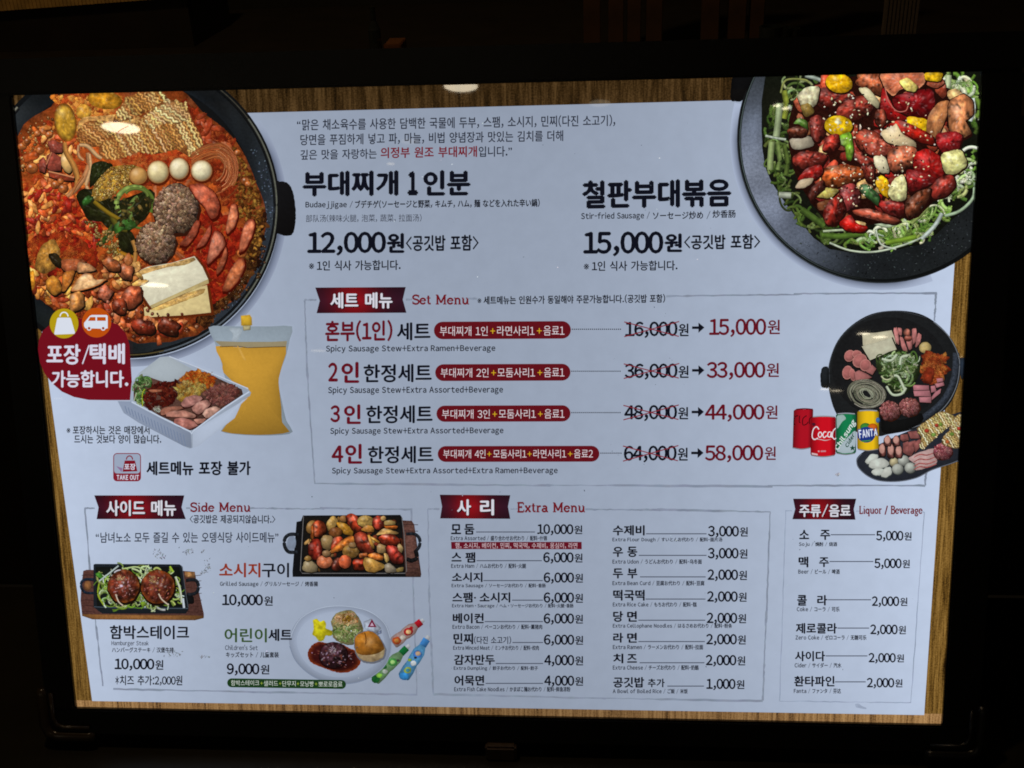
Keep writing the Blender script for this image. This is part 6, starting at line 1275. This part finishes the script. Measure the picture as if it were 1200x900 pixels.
# ribbed golden strip, top left
e = bpy.data.objects.new('ribbed_tray', None); C.objects.link(e); p = wp(60, 4, .62); e.location = (p.x, .62, SH); e['_o'] = list(e.location)
tag(e, 'golden ribbed basket edge at the top left above the board', 'basket')
q0, q1 = wp(-90, 20, .62), wp(215, -3, .62); parts = []
link_mesh('basket_wall', *box(q0.x, q1.x, .63, .80, SH, q0.z+.10), M_SHELF, e)
for i in range(70):
    u = i/69; x = q0.x+(q1.x-q0.x)*u; zb = q0.z+(q1.z-q0.z)*u
    parts.append(box(x-.0022, x+.0022, .622, .63, zb, zb+.12))
r_ = link_mesh('basket_rib', *join(parts), M_RIB, e); r_['kind'] = 'stuff'
# small things standing on the raised shelf
def lathe(cx, cy, prof, n=18):
    V, Fs = [], []
    for r, z in prof: V += [(cx+r*math.cos(2*math.pi*k/n), cy+r*math.sin(2*math.pi*k/n), z) for k in range(n)]
    for i in range(len(prof)-1):
        for k in range(n): Fs.append((i*n+k, i*n+(k+1) % n, (i+1)*n+(k+1) % n, (i+1)*n+k))
    Fs += [tuple(range(n))[::-1], tuple((len(prof)-1)*n+k for k in range(n))]
    return V, Fs
M_OR = wmat('orange_card', (.22, .08, .02), .5); M_GL = wmat('dark_glass', (.03, .035, .03), .05, spec=1); M_PAP = wmat('cream_paper', (.18, .14, .10), .6); M_GY = wmat('grey_tray', (.10, .10, .10), .4); M_BR = wmat('brown_block', (.09, .055, .03), .6)
a, b = wp(453, 50, .42), wp(473, 50, .42)
o = wobj('card_box', box(a.x, b.x, .40, .44, SH, wp(462, 48, .42).z, .001), M_OR); tag(o, 'small orange card box just above the frame', 'box')
a = wp(440, 50, .42); o = wobj('shelf_bottle', lathe(a.x, .42, [(.007, SH), (.0075, SH+.02), (.007, SH+.05), (.003, SH+.06), (.003, SH+.075)]), M_GL); tag(o, 'slim dark bottle beside the orange card box', 'bottle')
for k, (px, s) in enumerate(((903, 1.0), (918, .85), (928, .7))):
    a = wp(px, 40, .40+.03*k); o = wobj('drinking_glass', lathe(a.x, .40+.03*k, [(.010*s, SH), (.012*s, SH+.02), (.013*s, SH+.045*s), (.0115*s, SH+.045*s), (.0105*s, SH+.01)]), M_GL)
    tag(o, ('dark drinking glass right beside the last slat', 'dark drinking glass in the middle of the three', 'smallest dark glass next to the grey tray')[k], 'glass', 'glasses on the raised shelf')
a, b = wp(952, 45, .40), wp(1012, 45, .40)
e = wobj('serving_tray', box(a.x, b.x, .37, .46, SH, SH+.008, .002), M_GY); tag(e, 'flat grey tray on the shelf above the stir-fry', 'tray')
e = bpy.data.objects.new('paper_cup_stack', None); C.objects.link(e); a, b = wp(1034, 30, .42), wp(1074, 30, .42); e.location = ((a.x+b.x)/2, .42, SH); e['_o'] = list(e.location)
tag(e, 'bundle of cream wrapped chopsticks standing at the top right', 'chopsticks')
e.name = 'chopstick_bundle'
for i in range(9):
    x = a.x+(b.x-a.x)*(i+.5)/9; w_ = (b.x-a.x)/9*.40
    link_mesh('wrapped_chopstick', *box(x-w_, x+w_, .415, .425, SH, SH+.09+.01*math.sin(i*2.1), .0006), M_PAP, e)
link_mesh('holder', *box(a.x-.003, b.x+.003, .405, .435, SH, SH+.012, .001), M_SHELF, e)
# wooden block under the board, on the counter
c0 = cam.matrix_world.translation
def cp(px, py, z=-.3222):
    d = BW.to_3x3() @ ray(px, py); t = (z-c0.z)/d.z; return c0+d*t
a, b, c_ = cp(569, 892), cp(606, 886), cp(572, 869)
o = wobj('wood_block', box(a.x, b.x, a.y, c_.y-.004, -.3222, -.305, .002), M_BR); tag(o, 'small brown wooden block lying below the frame', 'block')
# clear corner guard on the frame, bottom left, and black one bottom right
M_CL = NT('clear_corner_plastic'); M_CL.b.inputs['Base Color'].default_value = (.07, .05, .03, 1); M_CL.b.inputs['Roughness'].default_value = .22; M_CL.b.inputs['Transmission Weight'].default_value = .25; M_CL = M_CL.m
def guard(sx, mat, label, r):
    x = (-hw-.032) if sx < 0 else (hw+.035); y = -hh-.029; s = 1 if sx < 0 else -1
    pts = [(x, y+.050, .004), (x, y+.044, .004), (x, y+.012, .004), (x+s*.003, y+.003, .004), (x+s*.012, y, .004), (x+s*.044, y, .004), (x+s*.050, y, .004)]
    g = link_mesh('corner_guard', *tube(pts, lambda t: r*(1 if .02 < t < .98 else .7), 12), mat, ROOT); g['label'] = label
    pts = [(x+s*.010, y+.046, .0065), (x+s*.010, y+.020, .0065), (x+s*.013, y+.013, .0065), (x+s*.020, y+.010, .0065), (x+s*.046, y+.010, .0065)]
    g2 = link_mesh('guard_bead', *tube(pts, .0022, 8), mat, g)
    for q in g.data.polygons: q.use_smooth = True
    for q in g2.data.polygons: q.use_smooth = True
guard(-1, M_CL, 'clear plastic corner guard', .0055); guard(1, M_FRAME, 'black plastic corner guard', .006)
# warm fill spot added out of view to brighten the slats and the basket
ld = bpy.data.lights.new('shelf_lamp', 'SPOT'); ld.energy = 9; ld.color = (1, .7, .4); ld.spot_size = math.radians(120); ld.shadow_soft_size = .04
o = bpy.data.objects.new('shelf_lamp', ld); C.objects.link(o); o.location = (-.35, -.1, 1.6); o.rotation_euler = (math.radians(25), 0, 0)

for o in list(bpy.data.objects):
    if '_o' in o: del o['_o']
